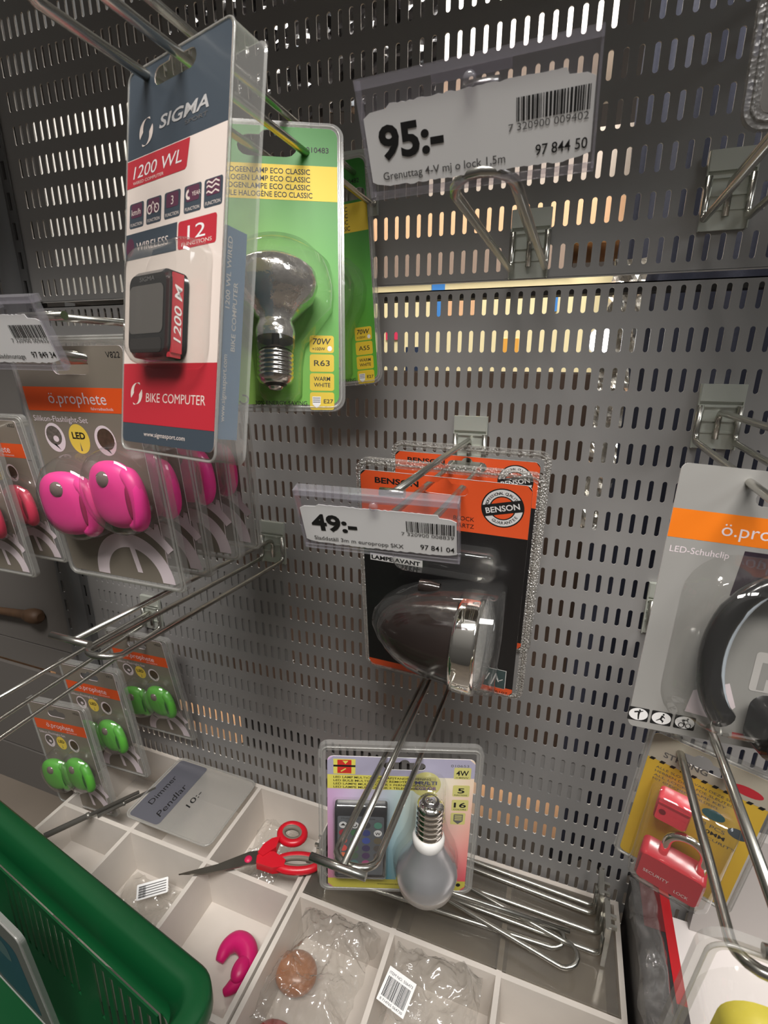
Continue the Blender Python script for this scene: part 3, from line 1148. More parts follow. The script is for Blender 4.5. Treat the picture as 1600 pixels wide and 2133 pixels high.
green_pack('green blister pack with a silver reflector bulb behind the bike computer pack', (-21, -160, 13, 25.2, -18.6, 1), '010483', 'R63', True)
green_pack('green bulb pack hanging askew behind the one with the silver reflector bulb', (-46.6, -32, 22.6, 5, -8, -6), '010482', 'A55', False, -9.0, (24.0, 62.5, 38, 9))

# ================================================================== headlamp packs (orange and black cards)
orange_m = mat('orange_print', rgb(240, 92, 44), 0.35, coat=0.4)
blackcard_m = mat('black_print', rgb(26, 25, 26), 0.34, coat=0.4)
teal_m = mat('teal_grey_print', rgb(66, 84, 84), 0.4)
lampbody_m = mat('dark_lamp_plastic', rgb(46, 38, 35), 0.16, coat=0.5, noisemix=0.2, nscale=40)
t = thing('headlamp_pack', 'orange and black blister pack with a black bullet headlamp, at the front of its hook', 'blister pack', (84.6, -95, -223, -0.3, 7.3, 1), 'orange headlamp packs')
W, H = 145.1, 207.4
pack_rim(t, W, H, 10, knurl_m, 6.0, 5.0)
m_ = MB()
m_.prism(rrect(-2.5, -3.5, 132.5, 196, 5, 5), blackcard_m, 0, 0.6, [euro_hole(0, 85.5, 36, 9)], side=white_m)
m_.poly([(-68.6, 52), (63.6, 52), (63.6, 90), (60, 94.3), (-64, 94.3), (-68.6, 90)], orange_m, -0.08, [euro_hole(0, 85.5, 36, 9)])
m_.poly([(-68.6, -96), (-66, -101.3), (60, -101.3), (63.6, -97), (63.6, -93.4), (-68.6, -93.4)], orange_m, -0.08)
m_.text('BENSON', -56.5, 84.6, 6.6, ink_m, -0.16, bold=0.03, width=36)
m_.text('BLOCK', 23.5, 61.2, 5.0, ink_m, -0.16, 'r', width=16)
m_.text('QUARTZ', 23.5, 55.2, 5.0, ink_m, -0.16, 'r', width=20)
m_.poly(rect(-63, 13.6, -17, 20.2), white_m, -0.08)
m_.text('LAMPE AVANT', -62, 14.8, 5.2, ink_m, -0.16, bold=0.04, width=43)
cx_, cz_ = 43.7, 75.0
m_.poly(oval(cx_, cz_, 15.6, 15.6, 40), ink_m, -0.16)
m_.poly(oval(cx_, cz_, 14.6, 14.6, 40), white_m, -0.2)
m_.poly(oval(cx_, cz_, 9.6, 9.6, 32), ink_m, -0.24)
m_.poly(oval(cx_, cz_, 8.7, 8.7, 32), orange_m, -0.28)
rot = 14
c_, s_ = math.cos(D(rot)), math.sin(D(rot))
m_.poly([(cx_ + u * c_ - v * s_, cz_ + u * s_ + v * c_) for u, v in ((-14.6, -4.6), (14.6, -4.6), (14.6, 4.6), (-14.6, 4.6))], ink_m, -0.32)
m_.text('BENSON', cx_ + 2.3 * s_, cz_ - 2.3 * c_, 6.4, white_m, -0.38, 'c', bold=0.02, rot=rot, width=25)


def ring_text(m_, s_, cx_, cz_, r, a_mid, span, size, mt, y, outside=True):
    n = len(s_)
    for i, ch in enumerate(s_):
        if ch == ' ':
            continue
        f = (i + 0.5) / n - 0.5
        a = a_mid - f * span if outside else a_mid + f * span
        rot_ = a - 90 if outside else a + 90
        rr = r if outside else r + size * 0.7
        m_.text(ch, cx_ + rr * math.cos(D(a)), cz_ + rr * math.sin(D(a)), size, mt, y, 'c', bold=0.01, rot=rot_)


ring_text(m_, 'PROFESSIONAL QUALITY', cx_, cz_, 10.8, 104, 150, 3.1, ink_m, -0.3)
ring_text(m_, 'GUARANTEE', cx_, cz_, 10.6, 284, 100, 3.4, ink_m, -0.3, False)
m_.poly(rect(37, -95, 57.5, -74.5), white_m, -0.08)
m_.poly(rect(37.5, -94.5, 57, -75), teal_m, -0.14)
for q in (([(40, -88), (43, -80), (44, -80), (41, -88)]), ([(45, -92), (48.5, -79), (49.5, -79), (52, -88), (51, -88), (49, -82), (46, -92)]), ([(52, -86), (55, -84), (55, -85), (52, -87)])):
    m_.poly(q, white_m, -0.2)
m_.text('006107', 44, -99.8, 3.0, ink_m, -0.16, width=16)
m_.text('Dynamo Headlight', -20, -99.6, 2.6, ink_m, -0.16, width=24)
m_.build('printed_card', t)
# bullet lamp: body of revolution about the x axis
cxl, cyl, czl = 7.0, -34.0, -23.0
lb = MB()
bp = [(0.1, -51), (6, -50), (13, -46.5), (20, -40), (26, -31), (31, -19), (34, -5), (35.5, 8), (36, 16)]
lb.lathe(bp, lampbody_m, (cxl, cyl, czl), 'x', 36)
lb.lathe([(5, -8), (5.5, 0), (4, 8)], lampbody_m, (cxl - 10, cyl + 6, czl + 38), 'x', 14)
lo = lb.build('headlamp', t)
q = MB()
q.lathe([(35.6, 15), (39.2, 15.5), (39.8, 18), (39.8, 30), (39.0, 32.5), (36, 33.5)], chrome_m, (cxl, cyl, czl), 'x', 44)
q.build('chrome_ring', lo)
q = MB()
q.lathe([(36, 33), (33, 36.5), (22, 40), (10, 41.6), (0.1, 42)], clear('lens_glass', tint=(0.85, 0.86, 0.86), rough=0.05, haze=0.2, refl=0.9, base=0.15, bump=0.5, bscale=260), (cxl, cyl, czl), 'x', 40)
q.lathe([(35, 32), (20, 20), (6, 16), (0.1, 16)], silver_m, (cxl, cyl, czl), 'x', 32)
q.build('lens', lo)
m_ = MB()
pr = [(0.1, -58), (10, -56), (20, -48), (29, -36), (36, -18), (40, 2), (42, 18), (43, 42), (41, 46), (0.1, 47)]
m_.lathe(pr, dome_m, (cxl, cyl + 8, czl), 'x', 30, PI / 2, 3 * PI / 2)
m_.lathe(pr, dome_m, (cxl, cyl + 8, czl), 'x', 20, PI / 2 - 0.0, PI / 2 - 0.75)
m_.dome(rrect(2, 28, 86, 26, 8, 5), 14, dome_m, -0.3)
m_.build('blister', t)
dup(t, (84.6, -13, -223, -0.3, 5.0, 1), 'orange and black headlamp pack hanging behind the front one, against the panel', 'orange headlamp packs')

# ================================================================== silicone light packs (grey cards)
greycard_m = mat('warm_grey_print', rgb(124, 116, 104), 0.45, coat=0.25)
dorange_m = mat('burnt_orange_print', rgb(222, 84, 30), 0.42, coat=0.25)
lav_m = mat('pale_lavender_print', rgb(222, 208, 212), 0.4)
ledyel_m = mat('led_yellow_print', rgb(226, 196, 80), 0.4)
pic_m = mat('brown_picture_print', rgb(84, 66, 52), 0.5, noisemix=0.4, nscale=300)
greypic_m = mat('grey_picture_print', rgb(112, 104, 96), 0.5, noisemix=0.5, nscale=400)  # mottled grey of the printed card picture
hole_m = mat('led_lens_dark', rgb(120, 104, 100), 0.12, coat=0.8)
darkrim_m = clear('clear_dark_rim', tint=(0.62, 0.61, 0.59), rough=0.25, haze=0.3, hazecol=(0.26, 0.25, 0.24), refl=0.3, base=0.05, bump=0.3, bscale=500, knurl=True)


def pebble(sil_m, dark_, t, c, ang, name='silicone_light'):
    """rounded silicone bicycle light: soft pebble body, stretch loop with an opening at its side, small lens"""
    m_ = MB()
    ca, sa = math.cos(D(ang)), math.sin(D(ang))
    m_.ellipsoid((-2, 0, 0), (20.5, 9.0, 22.5), sil_m, 30, 18, 0.78)
    ring = [(11.5 + 9.5 * math.cos(2 * PI * i / 28), 0.5 - 2.5 * math.cos(2 * PI * i / 28), -2 + 16.5 * math.sin(2 * PI * i / 28)) for i in range(28)]
    m_.tube(ring, 5.2, sil_m, 12, closed=True)
    m_.v = [(x * ca - y * sa + c[0], x * sa + y * ca + c[1], z + c[2]) for x, y, z in m_.v]
    o_ = m_.build(name, t)
    k = MB()
    k.lathe([(0.1, -1.4), (3.0, -1.1), (5.4, 0.4), (6.0, 2.4)], hole_m, (0, 0, 0), 'y', 20)
    px_, py_ = -1 * ca + 8.4 * sa, -1 * sa - 8.4 * ca
    k.v = [(x + c[0] + px_, y + c[1] + py_, z + c[2] + 12) for x, y, z in k.v]
    k.build('led_lens', o_)
    k = MB()
    k.ellipsoid((0, 0, 0), (2.2, 1.8, 11.5), dark_, 14, 10)  # dark ellipsoid stands for the shade inside the loop
    a2 = ang
    qx, qy = 15.2, -5.0
    k.v = [(x + c[0] + qx * ca - qy * sa, y + c[1] + qx * sa + qy * ca, z + c[2] - 2) for x, y, z in k.v]
    k.build('loop_opening_shade', o_)
    return o_


def light_pack(label, pose, group, sil_m, dark_, only_one=False):
    t = thing('light_pack', label, 'blister pack', pose, group)
    W, H = 110, 171
    m_ = MB()
    o = rrect(0, 0, W, H, 6, 5)
    i = rrect(-4.3, -0.6, 93, 160, 3, 5)
    m_.poly(o, edge_m, 0.3, [i])
    b = m_.add([(x, 0.3, z) for x, z in o] + [(x, 5.0, z) for x, z in o])
    n = len(o)
    for k in range(n):
        j = (k + 1) % n
        m_.face((b + k, b + n + k, b + n + j, b + j), edge_m)
    m_.tube([(x, -0.4, z) for x, z in rrect(-0.4, 0, W - 6, H - 5, 5, 5)], 1.0, edge_m, 6, closed=True)
    m_.tube([(x, 0.0, z) for x, z in rrect(-0.4, 0, W - 1.5, H - 1.5, 6, 5)], 0.7, edge_m, 6, closed=True)
    m_.build('blister_rim', t)
    m_ = MB()
    m_.prism(rrect(-4.3, -0.6, 93, 160, 3, 5), greycard_m, 0, 0.6, [euro_hole(-3, 67, 32, 9)], side=lav_m)
    m_.poly(rect(-50.8, 39.0, 42.2, 54.6), dorange_m, -0.08)
    m_.text('ö.prophete', -29.5, 44.2, 10.5, lav_m, -0.16, width=50)
    m_.text('fahrradtechnik', 6, 40.6, 2.6, lav_m, -0.16, width=19)
    m_.text('Silikon-Flashlight-Set', -48.5, 32.0, 5.4, lav_m, -0.1, width=49)
    m_.text('V822', 28.5, 72.5, 5.0, ink_m, -0.1, width=11)
    for x_, mt in ((-33, lav_m), (-10.9, ledyel_m), (11.9, lav_m)):
        m_.poly(oval(x_, 21.0, 9.0, 10.0, 30), mt, -0.08)
    m_.text('LED', -10.9, 21.2, 6.2, ink_m, -0.16, 'c', bold=0.03, width=11.5)
    m_.poly([(-11.6, 13), (-10.9, 19), (-10.2, 13)], greyink_m, -0.16)
    m_.poly(oval(-33.6, 22.4, 7.0, 6.6, 20), greypic_m, -0.14)
    m_.poly(oval(-32.2, 20.2, 2.6, 2.2, 14), lav_m, -0.2)
    m_.poly([(-36, 16.5), (-30, 12.6), (-33.6, 16.8)], ink_m, -0.2)
    m_.poly(oval(12.6, 22.0, 7.2, 7.2, 20), pic_m, -0.14)
    m_.poly([(9, 16.5), (15.2, 12.4), (12.4, 17.0)], ink_m, -0.2)
    # sweeping half-ring emblem with a centre bar and an arrowed outer sweep
    m_.poly(arc_band(10.2, -79.8, 35.5, 24.5, 0, 180, 30), lav_m, -0.08)
    m_.poly([(10.6, -54.6), (15.4, -55.8), (18.0, -74.4), (13.4, -74.4)], lav_m, -0.14)
    m_.poly([p for p in arc_band(6, -84, 54.5, 47.5, 36, 72, 14)], lav_m, -0.08)
    m_.poly([(41.0, -34.5), (42.0, -44.0), (34, -42.0), (36.5, -39.5), (38.0, -34.0)], lav_m, -0.12)
    m_.build('printed_card', t)
    m_ = MB()
    m_.dome(oval(-18, -19, 29, 31, 32), 21, dome_m, -0.2, ((1, 0), (0.97, 0.35), (0.9, 0.7), (0.75, 0.92), (0.5, 1.0)))
    m_.dome(oval(24, -10, 28, 31, 32), 21.5, dome_m, -0.25, ((1, 0), (0.97, 0.35), (0.9, 0.7), (0.75, 0.92), (0.5, 1.0)))
    m_.build('blister', t)
    pebble(sil_m, dark_, t, (24.5, -10.5, -11.5), -4)
    if not only_one:
        pebble(sil_m, dark_, t, (-21.5, -10.2, -22), 6)
    return t


pinksil_m = mat('pink_silicone', rgb(238, 62, 150), 0.42, transl=0.15, bump=0.08, bscale=120)
pinkd_m = mat('pink_silicone_shade', rgb(150, 14, 78), 0.6)  # darker pink, shade of the loop opening put into the colour
greensil_m = mat('green_silicone', rgb(92, 176, 62), 0.42, transl=0.15, bump=0.08, bscale=120)
greend_m = mat('green_silicone_shade', rgb(34, 92, 28), 0.6)  # darker green, again the shade in the loop opening
redsil_m = mat('red_silicone', rgb(200, 60, 86), 0.42, transl=0.1)
redd_m = mat('red_silicone_shade', rgb(120, 20, 40), 0.6)  # darker red for the shaded loop opening
GP = 'pink silicone light packs on one hook'
pk = light_pack('pink silicone light pack at the very front of its hook, fully visible', (-123.1, -222, -116.4, 0, 4.6, -0.3), GP, pinksil_m, pinkd_m)
dup(pk, (-123.1, -194, -116.4, 0, 4.4, -0.3), 'pink light pack directly behind the front pink one', GP)
dup(pk, (-123.1, -157, -116.4, 0, 3, -0.3), 'third pink light pack from the front of the hook, under the bulb pack', GP)
dup(pk, (-123.1, -130, -116.4, 0, 3, -0.3), 'rearmost pink light pack, nearest the perforated panel', GP)
GG = 'green silicone light packs on one hook'
gk = light_pack('rearmost green silicone light pack, nearest the panel and just above the trays', (-333.1, -25, -475.1, 0, 6, -2.4), GG, greensil_m, greend_m)
dup(gk, (-376.7, -69, -508.8, 0, 2.5, -3.6), 'middle green light pack of the three on the low hook', GG)
dup(gk, (-405, -102, -552, 0, 0.5, -6), 'frontmost green light pack, next to the green basket', GG)
GR = 'dark light packs in the neighbouring bay'
rk = light_pack('red silicone light pack behind the front pack, beyond the upright post', (-411.2, -98, -186.4, 0, 6, -0.6), GR, redsil_m, redd_m)
dup(rk, (-419, -128, -192, 0, 4, -0.6), 'front red silicone light pack cut by the picture edge', GR)
build_hook('display_hook', (-414, 0, -98, 0, 0, 0), 170, 'hook hidden behind the red silicone light packs', rise=1, arm=False)

# ================================================================== colour bulb pack
t = thing('colour_bulb_pack', 'wide clear pack with a silver screw bulb and a remote control', 'blister pack')
posed(t, (68.5, -155, -418.2, 19.5, -1.5, 1.4), 0.8156)
W, H = 164.6, 189.3
pack_rim(t, W, H, 10, edge_m, 7.5, 6.0)
rain_m = gradient_print('rainbow_wash_print', [(0.0, (196, 120, 140)), (0.22, (150, 170, 190)), (0.42, (74, 150, 170)), (0.62, (190, 200, 190)), (0.8, (220, 130, 140)), (1.0, (214, 74, 92))], [(0.0, (214, 176, 220)), (0.3, (216, 206, 226)), (0.5, (206, 226, 226)), (0.7, (232, 232, 214)), (1.0, (238, 214, 190))], -72, 72, -80, 50)
lilac_m = mat('grey_lilac_print', rgb(172, 168, 190), 0.4, coat=0.3)
paley_m = mat('pale_yellow_print', rgb(226, 216, 100), 0.4, coat=0.3)
olive_m = mat('olive_yellow_print', rgb(206, 200, 124), 0.4, coat=0.3)
m_ = MB()
hole = euro_hole(4, 70.5, 42, 9)
m_.prism(rrect(0.6, -4.5, 147.5, 170.5, 6, 5), rain_m, 0, 0.6, [hole], side=white_m)
m_.poly([(-73.1, 58), (74.3, 58), (74.3, 75), (68.3, 80.6), (-67, 80.6), (-73.1, 75)], lilac_m, -0.08, [hole])
m_.poly(rect(-73.1, 41.6, 36, 58.6), paley_m, -0.14)
for i, s_ in enumerate(('LED LAMP MULTICOLOR + AFSTANDSBEDIENING', 'LED BULB MULTICOLOR + REMOTE CONTROL', 'LED LAMPE MULTICOLOR + FERNBEDIENUNG', 'LED LAMPE MULTICOLOR + TELECOMMANDE')):
    m_.text(s_, -67, 54.4 - 4.0 * i, 3.5, ink_m, -0.2, bold=0.012, width=98)
m_.poly(rect(-67, 59.5, -45, 77.5), paley_m, -0.14)
m_.poly(rect(-63, 60.5, -49, 76.5), mat('logo_red_print', rgb(206, 52, 44), 0.4), -0.2)
m_.poly(rect(-67, 68.2, -45, 70.4), ink_m, -0.24)
m_.poly([(-59, 62), (-54, 66), (-55, 66.8), (-60, 63)], paley_m, -0.26)
m_.poly([(-58, 75.5), (-52, 75.5), (-55, 71.5)], paley_m, -0.26)
m_.poly(oval(26.2, 49.5, 15, 15, 30), olive_m, -0.14)
m_.text('MULTI', 26.2, 49.2, 6.0, mat('indigo_ink', rgb(52, 56, 110), 0.5), -0.2, 'c', bold=0.02, width=22)
m_.text('COLOR', 26.2, 42.6, 5.6, mat('violet_ink', rgb(110, 70, 140), 0.5), -0.2, 'c', bold=0.02, width=22)
m_.text('010653', 68, 71.5, 4.2, greyink_m, -0.16, 'r', width=18)
for z_, s_, sub in ((64, '4W', '=40W'), (42.5, '5', 'FUNCTIONS'), (24.5, '16', 'COLORS')):
    m_.poly(rrect(62, z_, 17, 14, 1.5, 3), olive_m, -0.14)
    m_.text(s_, 62, z_ - 2.6, 8.6, ink_m, -0.2, 'c', bold=0.02, width=5.5 * len(s_) + 1.5)
    m_.text(sub, 62, z_ - 6.0, 2.4, ink_m, -0.2, 'c', bold=0.01, width=13)
m_.poly(rrect(61, 7.5, 15, 15, 1.5, 3), olive_m, -0.14)
m_.poly([(56.5, 13), (66, 13), (66, 4.5), (61.2, 0.5), (56.5, 4.5)], greyink_m, -0.2)
for q in range(3):
    m_.poly(rect(57.6, 5.6 + q * 2.4, 65, 6.8 + q * 2.4), olive_m, -0.24)
m_.poly([(-73.1, -84), (-67, -89.7), (68.3, -89.7), (74.3, -84), (74.3, -77), (-73.1, -77)], mat('khaki_print', rgb(196, 186, 74), 0.4, coat=0.3), -0.08)
m_.text('www.benson.eu', -20, -84.5, 3.4, ink_m, -0.16, width=22)
m_.poly(oval(67, -82, 2.4, 2.4, 14), ink_m, -0.16)
m_.build('printed_card', t)
rm = MB()
darkg_m = mat('remote_black', rgb(40, 40, 44), 0.35)
rm.rbox(-65, -11.8, -9, -0.4, -66, 28, 3, darkg_m, 3)
ro = rm.build('remote_control', t)
q = MB()
q.poly(rrect(-38.4, -21.5, 47, 76, 2, 3), mat('remote_face_grey', rgb(98, 102, 108), 0.5), -9.3)
bc = [[(232, 232, 232), (232, 232, 232), (60, 62, 66), (90, 150, 130)], [(180, 40, 60), (70, 120, 80), (60, 70, 130), (238, 238, 238)], [(240, 110, 90), (90, 140, 90), (70, 90, 170), (110, 100, 80)], [(236, 90, 84), (90, 120, 90), (70, 60, 100), (90, 84, 80)], [(240, 130, 90), (90, 110, 90), (84, 60, 100), (90, 84, 80)], [(230, 160, 90), (90, 130, 130), (176, 80, 130), (90, 84, 80)]]
for r_ in range(6):
    for c in range(4):
        cl = bc[r_][c]
        q.poly(oval(-56.2 + c * 11.8, 5.6 - r_ * 9.9, 4.2, 4.2, 18), mat('button_%d_%d_%d' % cl, rgb(*cl), 0.45), -9.6)
q.text('W', -20.8, -6.4, 5, ink_m, -9.8, 'c', bold=0.02)
q.poly([(-59, 5), (-56.2, 8), (-53.4, 5)], ink_m, -9.8)
q.poly(arc_band(-44.4, 5.6, 2.4, 1.5, 100, 400, 14), ink_m, -9.8)
q.text('Multicolor Remote', -58, 13.0, 3.0, mat('face_ink', rgb(60, 62, 66), 0.6), -9.6, width=34)
q.build('key_face', ro)
bl = MB()
bx, by = 29.0, -24.0
bl.lathe([(15.0, 4), (16, 1), (18.5, -6), (24, -16), (29, -25), (30.8, -33), (29.6, -40)], mat('satin_silver', rgb(222, 223, 226), 0.3, 0.82), (bx, by, 0), 'z', 36)
bo = bl.build('led_bulb', t)
q = MB()
q.lathe([(29.6, -40), (28, -48), (22, -56.5), (13, -61.5), (0.1, -63.5)], mat('frosted_diffuser', rgb(188, 180, 172), 0.45, transl=0.2), (bx, by, 0), 'z', 36)
q.build('diffuser', bo)
q = MB()
q.lathe([(12.8, 15), (15.0, 13.5), (16.0, 10), (15.8, 6), (15.0, 3.6)], mat('white_collar', rgb(226, 224, 220), 0.35), (bx, by, 0), 'z', 30)
q.build('collar', bo)
q = MB()
screw_base(q, (bx, by, 0), 13.6, 14, 50, chrome_m)
q.build('screw_base', bo)
m_ = MB()
m_.lathe([(0.1, 66), (11, 65), (16.5, 58), (17.5, 30), (19, 10), (23, -4), (30, -18), (34, -33), (33, -48), (25, -62), (12, -68), (0.1, -69)][::-1], dome_m, (bx, -2, 0), 'z', 26, PI, 2 * PI, sy=1.5)
m_.dome(rrect(-38.4, -19, 58, 100, 4, 4), 12, dome_m, -0.3)
m_.build('blister', t)

# ================================================================== reflective clip pack
cardg_m = mat('cool_grey_print', rgb(150, 148, 144), 0.4, coat=0.3)
orange2_m = mat('bright_orange_print', rgb(234, 122, 26), 0.38, coat=0.3)
t = thing('clip_pack', 'grey carded pack with an orange band and a big black curved shoe clip', 'blister pack', (268.6, -157, -180.4, 9.4, -7.7, 4.5))
m_ = MB()
hole = euro_hole(12.5, 64, 32, 8)
m_.prism(rrect(8, -1.2, 103, 161, 4, 5), cardg_m, 0, 0.7, [hole], side=white_m)
m_.poly(rect(-43.5, 37.2, 59.5, 53.8), orange2_m, -0.08)
m_.text('ö.prophete', -16.5, 41.6, 10.5, lav_m, -0.16, width=52)
m_.text('LED-Schuhclip', -40.8, 28.8, 5.2, lav_m, -0.1, width=31)
m_.poly([(-2.6, 34.4), (56, 34.4), (56, 8), (-5, 8)], mat('night_photo_print', rgb(52, 38, 50), 0.5, noisemix=0.6, nscale=120), -0.08)
m_.poly(oval(20, 27, 9, 3.5, 20, 25), mat('photo_pink_streak', rgb(214, 60, 90), 0.5), -0.14)
for x_ in (-38.6, -25.6, -12.6):
    m_.poly(rrect(x_, -73.4, 11.6, 8.6, 0.6, 2), ink_m, -0.1)
    m_.poly(oval(x_, -73.4, 5.4, 3.9, 22), white_m, -0.16)
# walker, runner and rider figures
for x_, k in ((-38.6, 0), (-25.6, 1), (-12.6, 2)):
    m_.poly(oval(x_ + (0.4, 0.8, 1.4)[k], -70.8, 0.6, 0.6, 10), ink_m, -0.22)
    if k == 0:
        m_.poly([(x_ - 0.5, -71.4), (x_ + 0.9, -71.4), (x_ + 0.6, -74), (x_ + 0.8, -76.8), (x_ + 0.1, -76.8), (x_ - 0.4, -74)], ink_m, -0.22)
        m_.poly([(x_ - 2.6, -71.8), (x_ - 0.3, -71.2), (x_ - 0.3, -72.2), (x_ - 2.4, -72.8)], ink_m, -0.22)
        m_.poly([(x_ + 0.4, -71.4), (x_ + 2.4, -70.6), (x_ + 2.3, -71.2), (x_ + 0.5, -72.2)], ink_m, -0.22)
    elif k == 1:
        m_.poly([(x_ - 0.2, -71.5), (x_ + 1.0, -71.5), (x_ + 0.3, -74), (x_ + 1.6, -74.8), (x_ + 1.0, -76.6), (x_ + 0.6, -75.4), (x_ - 0.7, -74.4), (x_ - 2.8, -75.6), (x_ - 2.6, -75.0), (x_ - 0.8, -73.6)], ink_m, -0.22)
        m_.poly([(x_ + 0.8, -71.8), (x_ + 2.0, -72.8), (x_ + 1.9, -73.3), (x_ + 0.5, -72.6)], ink_m, -0.22)
    else:
        m_.poly(arc_band(x_ - 1.6, -75.2, 1.7, 1.2, 0, 360, 16), ink_m, -0.22)
        m_.poly(arc_band(x_ + 2.2, -75.2, 1.7, 1.2, 0, 360, 16), ink_m, -0.22)
        m_.poly([(x_ - 1.6, -71.6), (x_ + 1.4, -71.2), (x_ + 2.2, -73), (x_ + 1.6, -73), (x_ + 0.8, -72.2), (x_ - 0.6, -72.6), (x_ + 0.6, -74.0), (x_ + 0.2, -75.4), (x_ - 0.4, -74.2), (x_ - 1.8, -72.6)], ink_m, -0.22)
m_.poly(rect(13.5, -77.5, 24, -73.6), mat('dull_red_print', rgb(168, 52, 56), 0.5), -0.1)
m_.text('3D', 27, -78.0, 6.0, greyink_m, -0.1, bold=0.02, shear=0.3, width=9)
m_.poly([(-12, -52), (6, -44), (12, -58), (4, -68), (-14, -66)], lav_m, -0.1)
m_.build('printed_card', t)
m_ = MB()
arc = []
for i in range(26):
    a = D(64 + 172 * i / 25)
    arc.append((17 + 31 * math.cos(a) * 1.0, -14, -22 + 45 * math.sin(a)))
m_.tube(arc, 6, blackp_m, 14, rs=[5.5] * 12 + [6.2] * 8 + [6.6] * 6)
arc2 = [(p[0] + 5.4, p[1] - 2.2, p[2]) for p in arc[8:24]]
o_ = m_.build('shoe_clip', t)
m_ = MB()
m_.tube(arc2, 1.7, mat('clear_light_pipe', rgb(206, 216, 226), 0.1, 0.3, coat=1.0), 8)
m_.build('light_pipe', o_)
m_ = MB()
m_.rbox(14, 44, -27, -8, -74, -44, 8, blackp_m, 5)
m_.build('battery_housing', o_)
m_ = MB()
m_.poly(rrect(27, -34, 22, 24, 2, 3), mat('grey_back_print', rgb(190, 186, 182), 0.5), -0.2)
m_.text('F', 20, -44, 22, cardg_m, -0.3, bold=0.04)
m_.build('inner_sticker', t)
m_ = MB()
m_.dome(rrect(14, -22, 88, 108, 26, 6), 26, dome_m, -0.3, ((1, 0), (0.93, 0.2), (0.86, 0.6), (0.8, 0.9), (0.72, 1.0)))
m_.build('blister', t)

# ================================================================== padlock pack
t = thing('padlock_pack', 'yellow carded pack with a small red padlock and red tag', 'blister pack', (267.8, -165, -326.7, -16.3, 3.7, 4.3))
yellowc_m = mat('mustard_print', rgb(214, 176, 62), 0.45, coat=0.25, noisemix=0.1, nscale=30)
ygrey_m = mat('stone_grey_print', rgb(176, 168, 152), 0.45, coat=0.25)
pack_rim(t, 72, 119, 5, edge_m, 4.0, 3.0)
m_ = MB()
hole = euro_hole(-4, 46, 26, 7)
m_.prism(rrect(0, 0, 64, 111, 3.5, 5), yellowc_m, 0, 0.6, [hole], side=white_m)
m_.poly([(-32, 35), (32, 35), (32, 53), (29.5, 55.4), (-29.5, 55.4), (-32, 53)], ygrey_m, -0.08, [hole])
for i in range(11):
    m_.poly([(-31 + i * 5.8, 33.8), (-28.4 + i * 5.8, 33.8), (-27.4 + i * 5.8, 36.0), (-30 + i * 5.8, 36.0)], ink_m, -0.14)
m_.text('STRONG', -24, 39.5, 6, greyink_m, -0.14, bold=0.02, width=24)
m_.poly(oval(20, 42, 8, 3.4, 20), redp_m, -0.14)
for i, s_ in enumerate(('ALLE SLOTEN VAN DEZE SERIE', 'HEBBEN DEZELFDE SLEUTEL', 'ALL LOCKS SAME KEY', 'MIT GLEICHEM SCHLÜSSEL')):
    m_.text(s_, -26, 29.0 - i * 3.4, 2.6, greyink_m, -0.1, width=46 - 3 * i)
m_.poly(oval(9.7, 13.4, 6.2, 4.0, 22), mat('petrol_print', rgb(26, 92, 100), 0.45), -0.1)
m_.poly(oval(24, 8, 5.5, 4.0, 22), mat('petrol_dark_print', rgb(60, 74, 84), 0.45), -0.1)
m_.text('3 PCS', 6, 2.5, 4.2, greyink_m, -0.1, width=12)
m_.text('40MM', 6, -2.5, 4.2, ink_m, -0.1, bold=0.02, width=13)
m_.text('SECURITY', 6, -7.0, 3.0, greyink_m, -0.1, width=20)
m_.build('printed_card', t)
redlock_m = mat('red_lock_enamel', rgb(206, 58, 70), 0.25, coat=0.5)
lk = MB()
lk.rbox(-20.5, 17.3, -17, -3, -51, -25.5, 4, redlock_m, 4)
lo = lk.build('padlock', t)
q = MB()
path = [(-8.5, -10, -27), (-8.5, -10, -17)] + [(2.2 - 10.7 * math.cos(D(180 * i / 12)), -10, -15 + 10.7 * math.sin(D(180 * i / 12))) for i in range(13)] + [(12.9, -10, -17), (12.9, -10, -27)]
q.tube(path, 2.9, chrome_m, 12)
q.build('shackle', lo)
q = MB()
q.text('SECURITY', -16, -42, 3.6, white_m, -17.2, width=15)
q.text('LOCK', 3, -46, 3.6, white_m, -17.2, width=8)
q.build('lock_lettering', lo)
q = MB()
q.rbox(-20.2, -1.4, -13, -3, 1, 20.5, 2.5, mat('red_rubber_cap', rgb(238, 70, 84), 0.35, coat=0.2), 3)
q.box(-19.6, -2.0, -13.4, -12.6, 15, 16.4, redp_m)
q.poly(oval(-16, 9.5, 2, 2.2, 14), mat('cap_hole', rgb(130, 30, 40), 0.6), -13.3)
co = q.build('key_cap', t)
m_ = MB()
m_.dome(rrect(-1, -16, 50, 84, 8, 5), 19, dome_m, -0.3)
m_.build('blister', t)

